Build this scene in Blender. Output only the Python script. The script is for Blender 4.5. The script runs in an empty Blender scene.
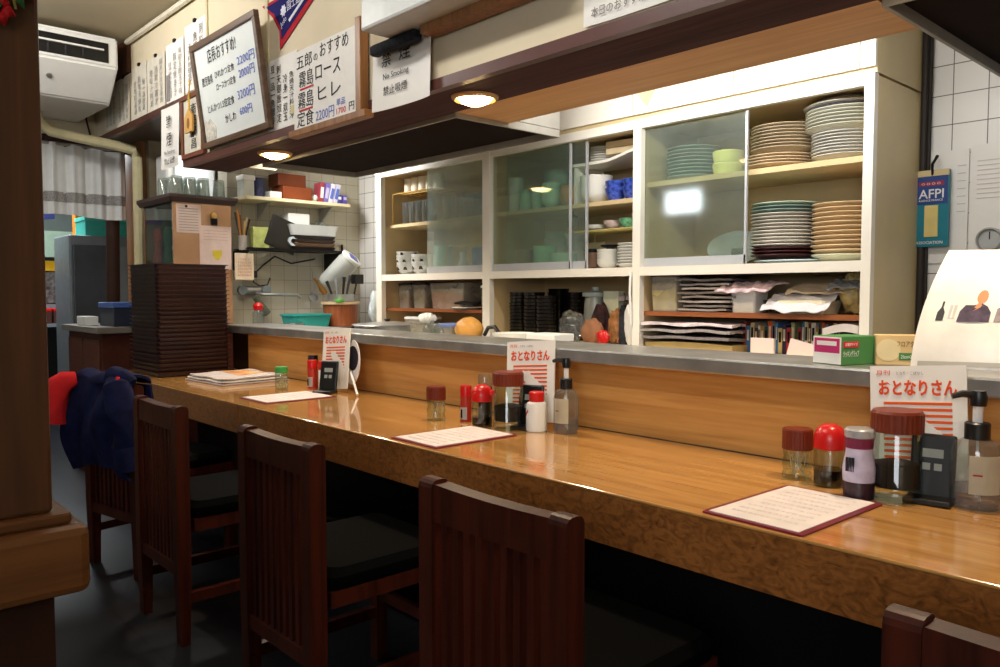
import bpy, bmesh, math, random
from mathutils import Matrix, Vector, Euler
PI = math.pi
sc = bpy.context.scene
COL = sc.collection

# ------------------------------------------------------------------ camera
cam_d = bpy.data.cameras.new('camera')
cam = bpy.data.objects.new('camera', cam_d); COL.objects.link(cam)
F = 790.0
cam_d.sensor_width = 36.0; cam_d.lens = F / 1000 * 36.0
cam_d.clip_start = .02
TILT = math.atan(40.5 / F); YAW = math.atan2(725, math.hypot(F, 40.5))
cam.location = (0, 0, 1.2)
cam.rotation_euler = (PI / 2 - TILT, 0, PI / 2 - YAW)
sc.camera = cam
# ------------------------------------------------------------------ world, exposure
w = bpy.data.worlds.new('world'); sc.world = w; w.use_nodes = True
w.node_tree.nodes['Background'].inputs[0].default_value = (.75, .8, .9, 1)
w.node_tree.nodes['Background'].inputs[1].default_value = .05
vs = sc.view_settings
vs.view_transform = 'Standard'; vs.look = 'None'; vs.gamma = 1; vs.use_curve_mapping = False
vs.exposure = 0.0
sc.cycles.use_denoising = True
sc.cycles.max_bounces = 8; sc.cycles.transparent_max_bounces = 24
sc.cycles.sample_clamp_indirect = 4.0
# ------------------------------------------------------------------ room lights (tubes sit in the fittings built below)
def area(name, loc, sx, sy, watts, col, rot=(0, 0, 0)):
    d = bpy.data.lights.new(name, 'AREA'); d.shape = 'RECTANGLE'; d.size = sx; d.size_y = sy
    d.energy = watts; d.color = col
    o = bpy.data.objects.new(name, d); COL.objects.link(o); o.location = loc; o.rotation_euler = rot
    return o
KITCHEN_W, ROOM_W, BACK_W, DOWN_W = 14, 22, 90, 9.5
FILL_W = 44  # strength of the added front fill
area('kitchen_tube_light', (-1.70, 2.50, 2.12), 1.6, .05, KITCHEN_W, (1, .985, .95), (math.radians(52), 0, 0))
area('kitchen_end_light', (-4.72, 2.42, 2.22), .55, .05, 25, (1, .985, .95), (math.radians(50), 0, math.radians(-38)))
area('room_tube_light', (-4.6, .62, 2.83), 1.2, .12, ROOM_W, (1, .975, .93), (math.radians(76), 0, 0))
area('room_tube_light', (-1.9, .62, 2.83), 1.2, .12, ROOM_W * .9, (1, .975, .93), (math.radians(76), 0, 0))
area('added_fill_light', (1.0, -2.30, 1.85), 1.8, 1.0, FILL_W, (.95, .98, 1), (math.radians(90), 0, 0))  # added frontal fill for the shelves and counter, from an invented window
area('added_rear_light', (-5.82, 2.32, 2.30), .3, .06, 5, (1, .985, .95), (0, math.radians(-25), 0))  # added lamp, only to brighten the white appliance and the tumblers
area('back_room_light', (-8.0, 1.6, 2.7), .6, .6, BACK_W, (.9, .97, 1))

# ------------------------------------------------------------------ materials
def lin(c):
    return tuple((x / 255 / 12.92 if x / 255 <= .04045 else ((x / 255 + .055) / 1.055) ** 2.4) for x in c)
MATS = {}
def new_mat(name):
    m = bpy.data.materials.new(name); m.use_nodes = True
    nt = m.node_tree; return m, nt, nt.nodes['Principled BSDF']
def M(name, rgb, rough=.5, metal=0, var=.08, scale=14, coat=0):
    if name in MATS: return MATS[name]
    m, nt, b = new_mat(name)
    c = lin(rgb)
    b.inputs['Roughness'].default_value = rough; b.inputs['Metallic'].default_value = metal
    b.inputs['Coat Weight'].default_value = coat
    b.inputs['Specular IOR Level'].default_value = .5 if rough < .36 else (.3 if rough < .5 else .12)
    if var:
        tc = nt.nodes.new('ShaderNodeTexCoord'); n = nt.nodes.new('ShaderNodeTexNoise'); r = nt.nodes.new('ShaderNodeValToRGB')
        n.inputs['Scale'].default_value = scale; n.inputs['Detail'].default_value = 4
        nt.links.new(tc.outputs['Object'], n.inputs['Vector']); nt.links.new(n.outputs['Fac'], r.inputs[0])
        r.color_ramp.elements[0].position = .3; r.color_ramp.elements[1].position = .7
        r.color_ramp.elements[0].color = (*[x * (1 - var) for x in c], 1); r.color_ramp.elements[1].color = (*[min(1, x * (1 + var)) for x in c], 1)
        nt.links.new(r.outputs[0], b.inputs['Base Color'])
    else: b.inputs['Base Color'].default_value = (*c, 1)
    MATS[name] = m; return m
def wood(name, c1, c2, axis='X', rough=.35, scale=1.0, coat=0, burl=0, spec=.35):
    m, nt, b = new_mat(name)
    tc = nt.nodes.new('ShaderNodeTexCoord'); mp = nt.nodes.new('ShaderNodeMapping')
    s = {'X': (1.2, 22, 22), 'Y': (22, 1.2, 22), 'Z': (22, 22, 1.2)}[axis]
    if burl: s = (14, 22, 22)
    mp.inputs['Scale'].default_value = [x * scale for x in s]
    n = nt.nodes.new('ShaderNodeTexNoise'); n.inputs['Scale'].default_value = 1.6; n.inputs['Detail'].default_value = 6
    n.inputs['Distortion'].default_value = 2.2 if burl else .6
    n2 = nt.nodes.new('ShaderNodeTexNoise'); n2.inputs['Scale'].default_value = 8 if not burl else 5; n2.inputs['Detail'].default_value = 3
    mx = nt.nodes.new('ShaderNodeMath'); mx.operation = 'MULTIPLY_ADD'; mx.inputs[1].default_value = .35
    r = nt.nodes.new('ShaderNodeValToRGB')
    r.color_ramp.elements[0].position = .42; r.color_ramp.elements[1].position = .8
    r.color_ramp.elements[0].color = (*lin(c1), 1); r.color_ramp.elements[1].color = (*lin(c2), 1)
    L = nt.links.new
    L(tc.outputs['Object'], mp.inputs[0]); L(mp.outputs[0], n.inputs['Vector']); L(mp.outputs[0], n2.inputs['Vector'])
    L(n2.outputs['Fac'], mx.inputs[0]); L(n.outputs['Fac'], mx.inputs[2]); L(mx.outputs[0], r.inputs[0]); L(r.outputs[0], b.inputs['Base Color'])
    b.inputs['Roughness'].default_value = rough; b.inputs['Coat Weight'].default_value = coat; b.inputs['Coat Roughness'].default_value = .06
    b.inputs['Specular IOR Level'].default_value = spec
    return m
def tile(name, rgb, grout, size, plane, rough=.25, var=.03, mort=.012, offs=(0, 0)):
    m, nt, b = new_mat(name); L = nt.links.new
    tc = nt.nodes.new('ShaderNodeTexCoord'); sp = nt.nodes.new('ShaderNodeSeparateXYZ'); cb = nt.nodes.new('ShaderNodeCombineXYZ')
    L(tc.outputs['Object'], sp.inputs[0]); a, c = {'xz': (0, 2), 'yz': (1, 2), 'xy': (0, 1)}[plane]
    for k, (o, i) in enumerate(((a, 0), (c, 1))):
        ad = nt.nodes.new('ShaderNodeMath'); ad.operation = 'ADD'; ad.inputs[1].default_value = offs[k]
        L(sp.outputs[o], ad.inputs[0]); L(ad.outputs[0], cb.inputs[i])
    br = nt.nodes.new('ShaderNodeTexBrick'); br.offset = 0; br.squash = 1
    br.inputs['Scale'].default_value = 1; br.inputs['Brick Width'].default_value = size[0]; br.inputs['Row Height'].default_value = size[1]
    br.inputs['Mortar Size'].default_value = mort * size[0]; br.inputs['Mortar Smooth'].default_value = .1; br.inputs['Bias'].default_value = 0
    c0 = lin(rgb)
    br.inputs['Color1'].default_value = (*c0, 1); br.inputs['Color2'].default_value = (*[x * (1 - var) for x in c0], 1); br.inputs['Mortar'].default_value = (*lin(grout), 1)
    b.inputs['Specular IOR Level'].default_value = .3
    L(cb.outputs[0], br.inputs['Vector']); L(br.outputs['Color'], b.inputs['Base Color'])
    b.inputs['Roughness'].default_value = rough
    return m
def glass(name, tint=(235, 245, 240), gloss=.12, haze=0, haze_rgb=(150, 165, 155), rough=.02):
    """thin clear glass: clear transmission plus a fresnel mirror, plus diffuse grime and haze"""
    m = bpy.data.materials.new(name); m.use_nodes = True; nt = m.node_tree; nt.nodes.clear(); L = nt.links.new
    out = nt.nodes.new('ShaderNodeOutputMaterial'); tr = nt.nodes.new('ShaderNodeBsdfTransparent'); gl = nt.nodes.new('ShaderNodeBsdfGlossy')
    tr.inputs[0].default_value = (*lin(tint), 1); gl.inputs['Roughness'].default_value = rough
    lw = nt.nodes.new('ShaderNodeLayerWeight'); lw.inputs[0].default_value = .25
    ml = nt.nodes.new('ShaderNodeMath'); ml.operation = 'MULTIPLY_ADD'; ml.inputs[1].default_value = .35; ml.inputs[2].default_value = gloss * .5; ml.use_clamp = True
    L(lw.outputs['Fresnel'], ml.inputs[0])
    mx = nt.nodes.new('ShaderNodeMixShader'); L(ml.outputs[0], mx.inputs[0]); L(tr.outputs[0], mx.inputs[1]); L(gl.outputs[0], mx.inputs[2])
    if haze:
        df = nt.nodes.new('ShaderNodeBsdfDiffuse'); df.inputs[0].default_value = (*lin(haze_rgb), 1)
        n = nt.nodes.new('ShaderNodeTexNoise'); n.inputs['Scale'].default_value = 5; n.inputs['Detail'].default_value = 4
        tc = nt.nodes.new('ShaderNodeTexCoord'); L(tc.outputs['Object'], n.inputs['Vector'])
        mm = nt.nodes.new('ShaderNodeMath'); mm.operation = 'MULTIPLY'; mm.inputs[1].default_value = haze * 2; L(n.outputs['Fac'], mm.inputs[0])
        m2 = nt.nodes.new('ShaderNodeMixShader'); L(mm.outputs[0], m2.inputs[0]); L(mx.outputs[0], m2.inputs[1]); L(df.outputs[0], m2.inputs[2]); mx = m2
    L(mx.outputs[0], out.inputs[0]); MATS[name] = m
    return m
def emit(name, rgb, s):
    m = bpy.data.materials.new(name); m.use_nodes = True; nt = m.node_tree; nt.nodes.clear()
    e = nt.nodes.new('ShaderNodeEmission'); e.inputs[0].default_value = (*lin(rgb), 1); e.inputs[1].default_value = s
    o = nt.nodes.new('ShaderNodeOutputMaterial'); nt.links.new(e.outputs[0], o.inputs[0]); return m

COUNTER = wood('counter wood', (168, 115, 58), (206, 153, 88), 'X', .2, .8, .9)
APRON = wood('counter apron burl', (92, 54, 24), (150, 94, 46), 'X', .3, 1, .2, burl=1)
PANEL = wood('panel wood', (172, 118, 58), (204, 150, 84), 'X', .35, .7)
PLANK = wood('bare plank', (190, 138, 84), (216, 166, 110), 'X', .5, .6)
BEAM = wood('dark beam', (54, 36, 36), (78, 54, 54), 'X', .8, .7, spec=.1)
CHAIRW = wood('chair wood', (41, 15, 9), (70, 28, 16), 'Z', .4, .9, 0, spec=.2)
POSTW = wood('post wood', (58, 34, 19), (82, 50, 28), 'Z', .4, .6)
CAPW = wood('cap wood', (74, 43, 21), (106, 66, 34), 'Y', .35, .6)
SHELFW = wood('brown shelf wood', (120, 66, 36), (150, 88, 50), 'X', .4)
FRAMEW = wood('frame wood', (110, 72, 40), (150, 102, 60), 'Z', .4)
TUBW = wood('tub wood', (120, 60, 32), (160, 90, 52), 'Z', .4)
PLY = M('cabinet plywood', (210, 186, 142), .5, var=.07, scale=5)
CREAM = M('cream paint', (236, 230, 218), .35, var=.03, scale=4)
WALLC = M('cream wall', (214, 200, 172), .6, var=.05, scale=3)
CEILC = M('ceiling paint', (190, 178, 152), .7, var=.04, scale=2)
WHITE = M('white plastic', (232, 232, 228), .35, var=.02)
PAPER = M('white paper', (232, 228, 222), .7, var=.03, scale=9)
PINKP = M('pink paper', (236, 212, 202), .7, var=.03)
CHINA = M('white china', (226, 224, 216), .2, var=.03)
GREYCH = M('grey china', (200, 198, 190), .25, var=.05)
BEIGECH = M('beige china', (206, 184, 152), .3, var=.06)
TANCH = M('tan china', (214, 186, 146), .3, var=.06)
MINT = M('mint china', (168, 214, 186), .25, var=.04)
DARKCH = M('dark china', (48, 30, 28), .25, var=.1)
STEEL = M('stainless', (170, 170, 168), .32, .75, var=.22, scale=9)
GREYM = M('grey metal', (176, 176, 172), .4, .3, var=.06)
BLACK = M('black plastic', (16, 16, 17), .35, var=0)
BLACKM = M('black metal', (22, 20, 20), .4, .4, var=0)
RED = M('red plastic', (200, 22, 20), .3, var=.03)
BROWNCAP = M('brown cap', (112, 44, 26), .4, var=.06)
SOY = M('soy sauce', (20, 10, 6), .15, var=0)
LACQ = M('lacquer', (42, 15, 17), .35, var=.1, scale=20, coat=.1)
INK = M('black ink', (26, 26, 30), .6, var=0)
BLUEINK = M('blue ink', (92, 112, 190), .6, var=0)
REDINK = M('red ink', (200, 50, 60), .6, var=0)
GREYINK = M('grey ink', (128, 124, 122), .7, var=0)
ORANGEINK = M('orange ink', (222, 92, 34), .6, var=0)
GLASS = glass('clear glass')
PANE = glass('cabinet pane', (246, 252, 248), .04, .05, (196, 214, 206), .03)
FROST = glass('hazy cabinet pane', (244, 250, 247), .04, .13, (204, 220, 214), .05)
PANE2 = glass('grimy cabinet pane', (240, 246, 240), .08, .08, (168, 182, 182), .06)
CLEARP = glass('clear plastic', (232, 236, 234), .1, .06, (220, 220, 220), .08)
CLOUDYP = glass('cloudy plastic', (226, 222, 210), .06, .3, (205, 200, 188), .25)

# ------------------------------------------------------------------ mesh helpers
class MB:
    def __init__(s): s.bm = bmesh.new()
    def box(s, x0, x1, y0, y1, z0, z1, bev=0, rot=None, seg=2):
        c = Vector(((x0 + x1) / 2, (y0 + y1) / 2, (z0 + z1) / 2)); d = (abs(x1 - x0), abs(y1 - y0), abs(z1 - z0))
        R = rot.to_matrix().to_4x4() if isinstance(rot, Euler) else (rot or Matrix.Identity(4))
        r = bmesh.ops.create_cube(s.bm, size=1, matrix=Matrix.Translation(c) @ R @ Matrix.Diagonal((*d, 1)))
        if bev:
            es = list({e for v in r['verts'] for e in v.link_edges})
            bmesh.ops.bevel(s.bm, geom=es, offset=min(bev, min(d) * .45), segments=seg, affect='EDGES', profile=.5)
        return s
    def lathe(s, prof, c=(0, 0, 0), seg=24, R=None, sx=1, sy=1):
        rings = []
        T = Matrix.Translation(Vector(c)) @ (R.to_4x4() if R else Matrix.Identity(4))
        for r, z in prof:
            if r < 1e-6: rings.append([s.bm.verts.new(T @ Vector((0, 0, z)))])
            else: rings.append([s.bm.verts.new(T @ Vector((r * sx * math.cos(2 * PI * k / seg), r * sy * math.sin(2 * PI * k / seg), z))) for k in range(seg)])
        for a, b in zip(rings, rings[1:]):
            if len(a) == 1 and len(b) == 1: continue
            for k in range(seg):
                k2 = (k + 1) % seg
                if len(a) == 1: f = [a[0], b[k2], b[k]]
                elif len(b) == 1: f = [a[k], a[k2], b[0]]
                else: f = [a[k], a[k2], b[k2], b[k]]
                try: s.bm.faces.new(f)
                except ValueError: pass
        return s
    def cyl(s, c, r, h, seg=20, r2=None, R=None):
        r2 = r if r2 is None else r2
        return s.lathe([(0, 0), (r, 0), (r2, h), (0, h)], c, seg, R)
    def tube(s, pts, r, seg=8, close=False):
        pts = [Vector(p) for p in pts]; n = len(pts); rings = []
        for i, p in enumerate(pts):
            a = pts[i - 1] if i or close else p; b = pts[(i + 1) % n] if i < n - 1 or close else p
            d = (b - a).normalized(); u = d.cross(Vector((0, 0, 1)))
            if u.length < .05: u = d.cross(Vector((1, 0, 0)))
            u.normalize(); v = d.cross(u); rr = r[i] if isinstance(r, (list, tuple)) else r
            rings.append([s.bm.verts.new(p + (u * math.cos(2 * PI * k / seg) + v * math.sin(2 * PI * k / seg)) * rr) for k in range(seg)])
        for i in range(n if close else n - 1):
            a, b = rings[i], rings[(i + 1) % n]
            for k in range(seg): s.bm.faces.new([a[k], a[(k + 1) % seg], b[(k + 1) % seg], b[k]])
        if not close:
            s.bm.faces.new(rings[0][::-1]); s.bm.faces.new(rings[-1])
        return s
    def prism(s, poly, axis, a0, a1):
        def P(u, v, a): return {'x': (a, u, v), 'y': (u, a, v), 'z': (u, v, a)}[axis]
        A = [s.bm.verts.new(P(u, v, a0)) for u, v in poly]; B = [s.bm.verts.new(P(u, v, a1)) for u, v in poly]
        n = len(poly); s.bm.faces.new(A[::-1]); s.bm.faces.new(B)
        for i in range(n): s.bm.faces.new([A[i], A[(i + 1) % n], B[(i + 1) % n], B[i]])
        return s
    def slab(s, fn, nu, nv, t):
        """sheet with thickness: fn(u,v) in 0..1 -> point; t = thickness vector"""
        t = Vector(t); A = [[s.bm.verts.new(Vector(fn(i / nu, j / nv))) for j in range(nv + 1)] for i in range(nu + 1)]
        B = [[s.bm.verts.new(v.co + t) for v in row] for row in A]; q = s.bm.faces.new
        for i in range(nu):
            for j in range(nv):
                q([A[i][j], A[i + 1][j], A[i + 1][j + 1], A[i][j + 1]]); q([B[i][j], B[i][j + 1], B[i + 1][j + 1], B[i + 1][j]])
        for i in range(nu):
            q([A[i][0], B[i][0], B[i + 1][0], A[i + 1][0]]); q([A[i][nv], A[i + 1][nv], B[i + 1][nv], B[i][nv]])
        for j in range(nv):
            q([A[0][j], A[0][j + 1], B[0][j + 1], B[0][j]]); q([A[nu][j], B[nu][j], B[nu][j + 1], A[nu][j + 1]])
        return s
    def mesh(s, name, mat, smooth=False, T=None):
        bm = s.bm; bm.normal_update(); bmesh.ops.recalc_face_normals(bm, faces=bm.faces[:])
        if T is not None: bm.transform(T)
        if smooth:
            for f in bm.faces: f.smooth = True
            for e in bm.edges:
                if len(e.link_faces) == 2 and e.calc_face_angle(0) > .6: e.smooth = False
        me = bpy.data.meshes.new(name); bm.to_mesh(me); bm.free()
        if mat: me.materials.append(mat)
        return me
FR = {}
def thing(name, label, cat, loc=(0, 0, 0), rz=0, group=None):
    o = bpy.data.objects.new(name, None); o.empty_display_size = .05; COL.objects.link(o)
    o.location = loc; o.rotation_euler = (0, 0, rz); o['label'] = label; o['category'] = cat
    if group: o['group'] = group
    FR[o.name] = Matrix.Translation(Vector(loc)) @ Matrix.Rotation(rz, 4, 'Z')
    return o
def part(name, mb, mat, parent, smooth=False, label=None, world=False):
    """a part in its thing's own frame (world=True: built in room coordinates)"""
    F0 = FR[parent.name]
    me = mb.mesh(name, mat, smooth, F0.inverted() if world else None) if isinstance(mb, MB) else mb
    o = bpy.data.objects.new(name, me); COL.objects.link(o); o.parent = parent; FR[o.name] = F0
    if label: o['label'] = label
    return o
def solo(name, label, cat, mb, mat, loc=(0, 0, 0), rz=0, group=None, smooth=False, kind=None):
    me = mb.mesh(name, mat, smooth) if isinstance(mb, MB) else mb
    o = bpy.data.objects.new(name, me); COL.objects.link(o); o.location = loc; o.rotation_euler = (0, 0, rz)
    o['label'] = label; o['category'] = cat
    if group: o['group'] = group
    if kind: o['kind'] = kind
    FR[o.name] = Matrix.Identity(4)
    return o
def struct(name, mb, mat):
    o = bpy.data.objects.new(name, mb.mesh(name, mat)); COL.objects.link(o); o['kind'] = 'structure'; return o
def dup(root, loc, rz=0, label=None, group=None, tilt=None):
    r = root.copy(); COL.objects.link(r); r.location = loc; r.rotation_euler = (*(tilt or (0, 0)), rz)
    if label: r['label'] = label
    if group: r['group'] = group
    for ch in list(root.children):
        c = ch.copy(); COL.objects.link(c); c.parent = r
        for g in ch.children:
            d = g.copy(); COL.objects.link(d); d.parent = c
    FR[r.name] = Matrix.Translation(Vector(loc)) @ Matrix.Rotation(rz, 4, 'Z')
    return r
def S(t): return t * t * (3 - 2 * t)
def wob(seed):
    r = random.Random(seed); k = [(r.uniform(1, 5), r.uniform(1, 5), r.uniform(0, 6.3), r.uniform(.4, 1)) for _ in range(5)]
    return lambda u, v: sum(a * math.sin(p * u * 2 + q * v * 2 + f) for p, q, f, a in k) / 3.5
FACE_S = Matrix.Rotation(PI / 2, 4, 'X')                                   # read from the dining side (facing -Y)
FACE_E = Matrix.Rotation(PI / 2, 4, 'Z') @ Matrix.Rotation(PI / 2, 4, 'X') # read from the +X side
def text(lines, w, h, T, bold=0.0, stretch=True, align='LEFT', space=1.0):
    """lettering as a mesh, fitted into w x h, its lower left corner at T's origin"""
    c = bpy.data.curves.new('lettering', 'FONT'); c.body = lines; c.size = 1; c.align_x = align; c.space_line = space
    c.offset = bold; c.extrude = .004; c.resolution_u = 2
    o = bpy.data.objects.new('lettering_curve', c); me = bpy.data.meshes.new_from_object(o)
    bpy.data.objects.remove(o); bpy.data.curves.remove(c)
    xs = [v.co.x for v in me.vertices]; ys = [v.co.y for v in me.vertices]
    if not xs: return me
    x0, x1, y0, y1 = min(xs), max(xs), min(ys), max(ys)
    sx, sy = w / (x1 - x0), h / (y1 - y0)
    if not stretch: sx = sy = min(sx, sy)
    me.transform(T @ Matrix.Diagonal((sx, sy, .05, 1)) @ Matrix.Translation((-x0, -y0, 0)))
    return me
def letter(lines, w, h, x, z, parent, mat, y=-.002, bold=.0, name='lettering', face=FACE_S, stretch=True, skew=0, **k):
    me = text(lines, w, h, Matrix.Translation((x, y, z)) @ Matrix.Rotation(skew, 4, 'Y') @ face if face is FACE_S else Matrix.Translation((y, x, z)) @ face, bold, stretch, **k)
    me.materials.append(mat); return part(name, me, None, parent)

# ------------------------------------------------------------------ the room
struct('floor', MB().box(-9.6, 2.3, -2.5, 3.6, -.1, 0), tile('floor tile', (28, 29, 34), (14, 14, 17), (.45, .3), 'xy', .35, .2))
struct('ceiling', MB().box(-9.6, 2.3, -2.5, 3.6, 2.92, 3.02), CEILC)
TILEW = tile('white wall tile', (232, 229, 224), (110, 104, 96), (.125, .118), 'xz', .4, .03, .016, (.002, .019))
struct('wall_back', MB().box(-5.6, 2.3, 3.47, 3.6, 0, 2.92), TILEW)
struct('wall_kitchen_end', MB().box(-5.6, -5.45, 2.38, 3.47, 0, 2.92), tile('grey wall tile', (184, 178, 160), (120, 112, 98), (.108, .108), 'yz', .25, .06))
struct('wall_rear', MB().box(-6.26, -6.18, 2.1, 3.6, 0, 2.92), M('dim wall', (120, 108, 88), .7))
struct('wall_front', MB().box(-9.6, 2.3, -2.5, -2.36, 0, 2.92), WALLC)
struct('wall_right', MB().box(2.2, 2.3, -2.36, 3.47, 0, 2.92), WALLC)
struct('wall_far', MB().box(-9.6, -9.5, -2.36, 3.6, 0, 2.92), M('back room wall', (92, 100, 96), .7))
struct('wall_left', MB().box(-6.64, -6.56, -2.36, .9, 0, 2.92).box(-6.64, -6.56, .9, 2.1, 2.34, 2.92), WALLC)
struct('trim_door_head', MB().box(-6.57, -6.53, .86, 2.06, 2.28, 2.36), BEAM)
struct('trim_door_post', MB().box(-6.6, -6.25, 2.06, 2.12, 0, 2.4), FRAMEW)
# drop wall over the counter: cream boards, dark beam, bare plank
struct('wall_soffit', MB().box(-4.8, 2.2, 1.84, 1.9, 1.985, 2.92).box(-6.56, -4.8, 1.84, 1.9, 2.36, 2.92).box(-4.8, -4.74, 1.9, 2.4, 1.985, 2.92).box(-2.6, -.87, 2.38, 2.42, 1.97, 2.92), WALLC)
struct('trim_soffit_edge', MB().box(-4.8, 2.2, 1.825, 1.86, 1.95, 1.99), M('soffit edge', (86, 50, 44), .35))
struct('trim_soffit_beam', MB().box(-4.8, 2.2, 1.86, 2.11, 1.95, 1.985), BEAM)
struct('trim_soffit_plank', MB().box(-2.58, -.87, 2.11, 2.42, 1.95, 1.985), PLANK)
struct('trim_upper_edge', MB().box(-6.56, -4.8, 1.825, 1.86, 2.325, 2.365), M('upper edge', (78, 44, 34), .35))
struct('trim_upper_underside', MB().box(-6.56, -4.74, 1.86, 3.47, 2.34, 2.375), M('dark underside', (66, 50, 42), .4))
struct('trim_corner_board', MB().box(-6.56, -5.72, 1.815, 1.84, 2.70, 2.92), M('brown board', (72, 44, 30), .5))
struct('trim_batten', MB().box(-4.44, -4.42, 1.832, 1.84, 2.0, 2.92).box(-3.72, -3.69, 1.832, 1.84, 2.0, 2.92), M('cream batten', (206, 192, 158), .5))
m = MB(); m.tube([(-5.72, 1.815, 2.895), (2.1, 1.815, 2.895)], .018); struct('trim_ceiling_conduit', m, M('conduit', (214, 206, 186), .4))
# window behind the diners: a small transom of bright daylight
wi = MB().box(-6.02, -5.5, -2.37, -2.33, 2.2, 2.5)
wf = struct('window_1', MB().box(-6.06, -5.46, -2.36, -2.32, 2.16, 2.2).box(-6.06, -5.46, -2.36, -2.32, 2.47, 2.51).box(-6.06, -6.02, -2.36, -2.32, 2.2, 2.47).box(-5.5, -5.46, -2.36, -2.32, 2.2, 2.47), CREAM)
struct('window_1_pane', MB().box(-6.02, -5.5, -2.355, -2.345, 2.2, 2.47), emit('daylight pane', (235, 245, 255), 32))
struct('added_fill_window', MB().box(.05, 1.95, -2.36, -2.31, 1.30, 1.35).box(.05, 1.95, -2.36, -2.31, 2.35, 2.40).box(.05, .1, -2.36, -2.31, 1.35, 2.35).box(1.9, 1.95, -2.36, -2.31, 1.35, 2.35), CREAM)  # unseen window frame, made up to carry the added frontal fill
struct('added_fill_window_pane', MB().box(.1, 1.9, -2.355, -2.345, 1.35, 2.35), emit('added fill pane', (235, 245, 255), 2.5))  # glowing pane of the made-up fill window

# ------------------------------------------------------------------ light fittings
def fitting(label, x, y, along, z=2.86, L_=1.25):
    t = thing('tube_light', label, 'light', (x, y, z))
    b = MB().box(-L_ / 2, L_ / 2, -.06, .06, 0, .06, .01) if along == 'x' else MB().box(-.06, .06, -L_ / 2, L_ / 2, 0, .06, .01)
    part('housing', b, WHITE, t)
    e = (L_ / 2 - .03, 0) if along == 'x' else (0, L_ / 2 - .03)
    part('tube', MB().tube([(-e[0], -e[1], -.02), (e[0], e[1], -.02)], .014), emit('tube glow', (255, 250, 235), 6), t)
fitting('white tube light fixed behind the drop wall facing the plate cabinet', -1.70, 2.49, 'x', 2.17)
fitting('white tube light over the kitchen end worktop', -4.5, 2.33, 'x', 2.27, .48)
fitting('added unseen tube light under the upper underside, brightening the white appliance', -5.78, 2.40, 'x', 2.28, .34)  # unseen fitting added for the lamp that brightens the white appliance
fitting('white tube light on the dining side ceiling by the air conditioner', -4.6, .55, 'x')
fitting('white tube light on the dining side ceiling over the near chairs', -1.9, .55, 'x')
BULB = emit('warm bulb', (255, 214, 150), 26)
def downlight(label, x, y, z=1.95):
    t = thing('ceiling_downlight', label, 'lamp', (x, y, z), 0, None)
    part('ring', MB().lathe([(.072, -.004), (.08, -.014), (.09, -.007), (.092, 0), (.07, 0)], seg=32), M('lamp ring', (196, 150, 96), .3, .4), t, True)
    part('bulb', MB().lathe([(0, -.034), (.03, -.031), (.056, -.020), (.07, -.004), (.07, 0), (0, 0)], seg=32), BULB, t, True)
    d = bpy.data.lights.new('downlight_glow', 'SPOT'); d.energy = DOWN_W * 4; d.color = (1, .8, .54); d.shadow_soft_size = .05; d.spot_size = 2.6; d.spot_blend = .6
    o = bpy.data.objects.new('downlight_glow', d); COL.objects.link(o); o.parent = t; o.location = (0, 0, -.075)
downlight('round warm downlight glowing before the kitchen end shelves', -3.972, 2.003)
downlight('round warm downlight glowing beside the no smoking sign', -2.327, 2.003)
downlight('round warm downlight glowing nearest the camera over the counter', -.68, 2.003)

# ------------------------------------------------------------------ counter and serving ledge
def rr(w, d, r, seg=4):
    out = []
    for cx, cy, a0 in ((w / 2 - r, d / 2 - r, 0), (-w / 2 + r, d / 2 - r, PI / 2), (-w / 2 + r, -d / 2 + r, PI), (w / 2 - r, -d / 2 + r, 1.5 * PI)):
        out += [(cx + r * math.cos(a0 + PI / 2 * k / seg), cy + r * math.sin(a0 + PI / 2 * k / seg)) for k in range(seg + 1)]
    return out
def loft(mb, rings, close=(True, True), R=None, c=(0, 0, 0), seg=4):
    """stack of rounded rectangles (w, d, r, z[, ox, oy])"""
    T = Matrix.Translation(Vector(c)) @ (R or Matrix.Identity(4)); L = []
    for q in rings:
        ox, oy = (q[4], q[5]) if len(q) > 4 else (0, 0)
        L.append([mb.bm.verts.new(T @ Vector((x + ox, y + oy, q[3]))) for x, y in rr(q[0], q[1], q[2], seg)])
    n = len(L[0])
    for a, b in zip(L, L[1:]):
        for k in range(n): mb.bm.faces.new([a[k], a[(k + 1) % n], b[(k + 1) % n], b[k]])
    if close[0]: mb.bm.faces.new(L[0][::-1])
    if close[1]: mb.bm.faces.new(L[-1])
    return mb
t = thing('dining_counter', 'long varnished wooden dining counter in front of the slatted chairs', 'counter', (-2.1, 1.8, 0))
part('counter_top', MB().box(-5.16, 1.2, 1.464, 2.12, .712, .72, .003).box(-5.16, 1.2, 1.512, 2.12, .69, .712), COUNTER, t, world=True)
part('apron', MB().box(-5.16, 1.2, 1.465, 1.51, .59, .7118), APRON, t, world=True)
part('joint_strip', MB().box(-3.30, -3.275, 1.4625, 1.48, .592, .71), APRON, t, world=True)
part('base_panel', MB().box(-5.1, 1.2, 2.0, 2.12, 0, .69), M('black base', (22, 18, 18), .5), t, world=True)
part('foot_rail', MB().tube([(-5.1, 1.86, .16), (1.2, 1.86, .16)], .022), BLACKM, t, True, world=True)
t = thing('serving_ledge', 'stainless topped serving ledge with wooden panel behind the dining counter', 'ledge', (-2.1, 2.25, 0))
part('front_panel', MB().box(-4.6, 1.2, 2.125, 2.145, .722, .955), PANEL, t, world=True)
part('end_panel', MB().box(-4.82, -4.6, 2.125, 2.16, .722, .955), M('dark end panel', (40, 22, 18), .4), t, world=True)
part('steel_top', MB().box(-4.82, 1.2, 2.06, 2.38, .957, 1.004, .006), STEEL, t, world=True, label='scuffed stainless steel top')
part('support', MB().box(-4.8, 1.2, 2.15, 2.36, 0, .957), M('inner wall', (90, 84, 76), .6), t, world=True)

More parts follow.
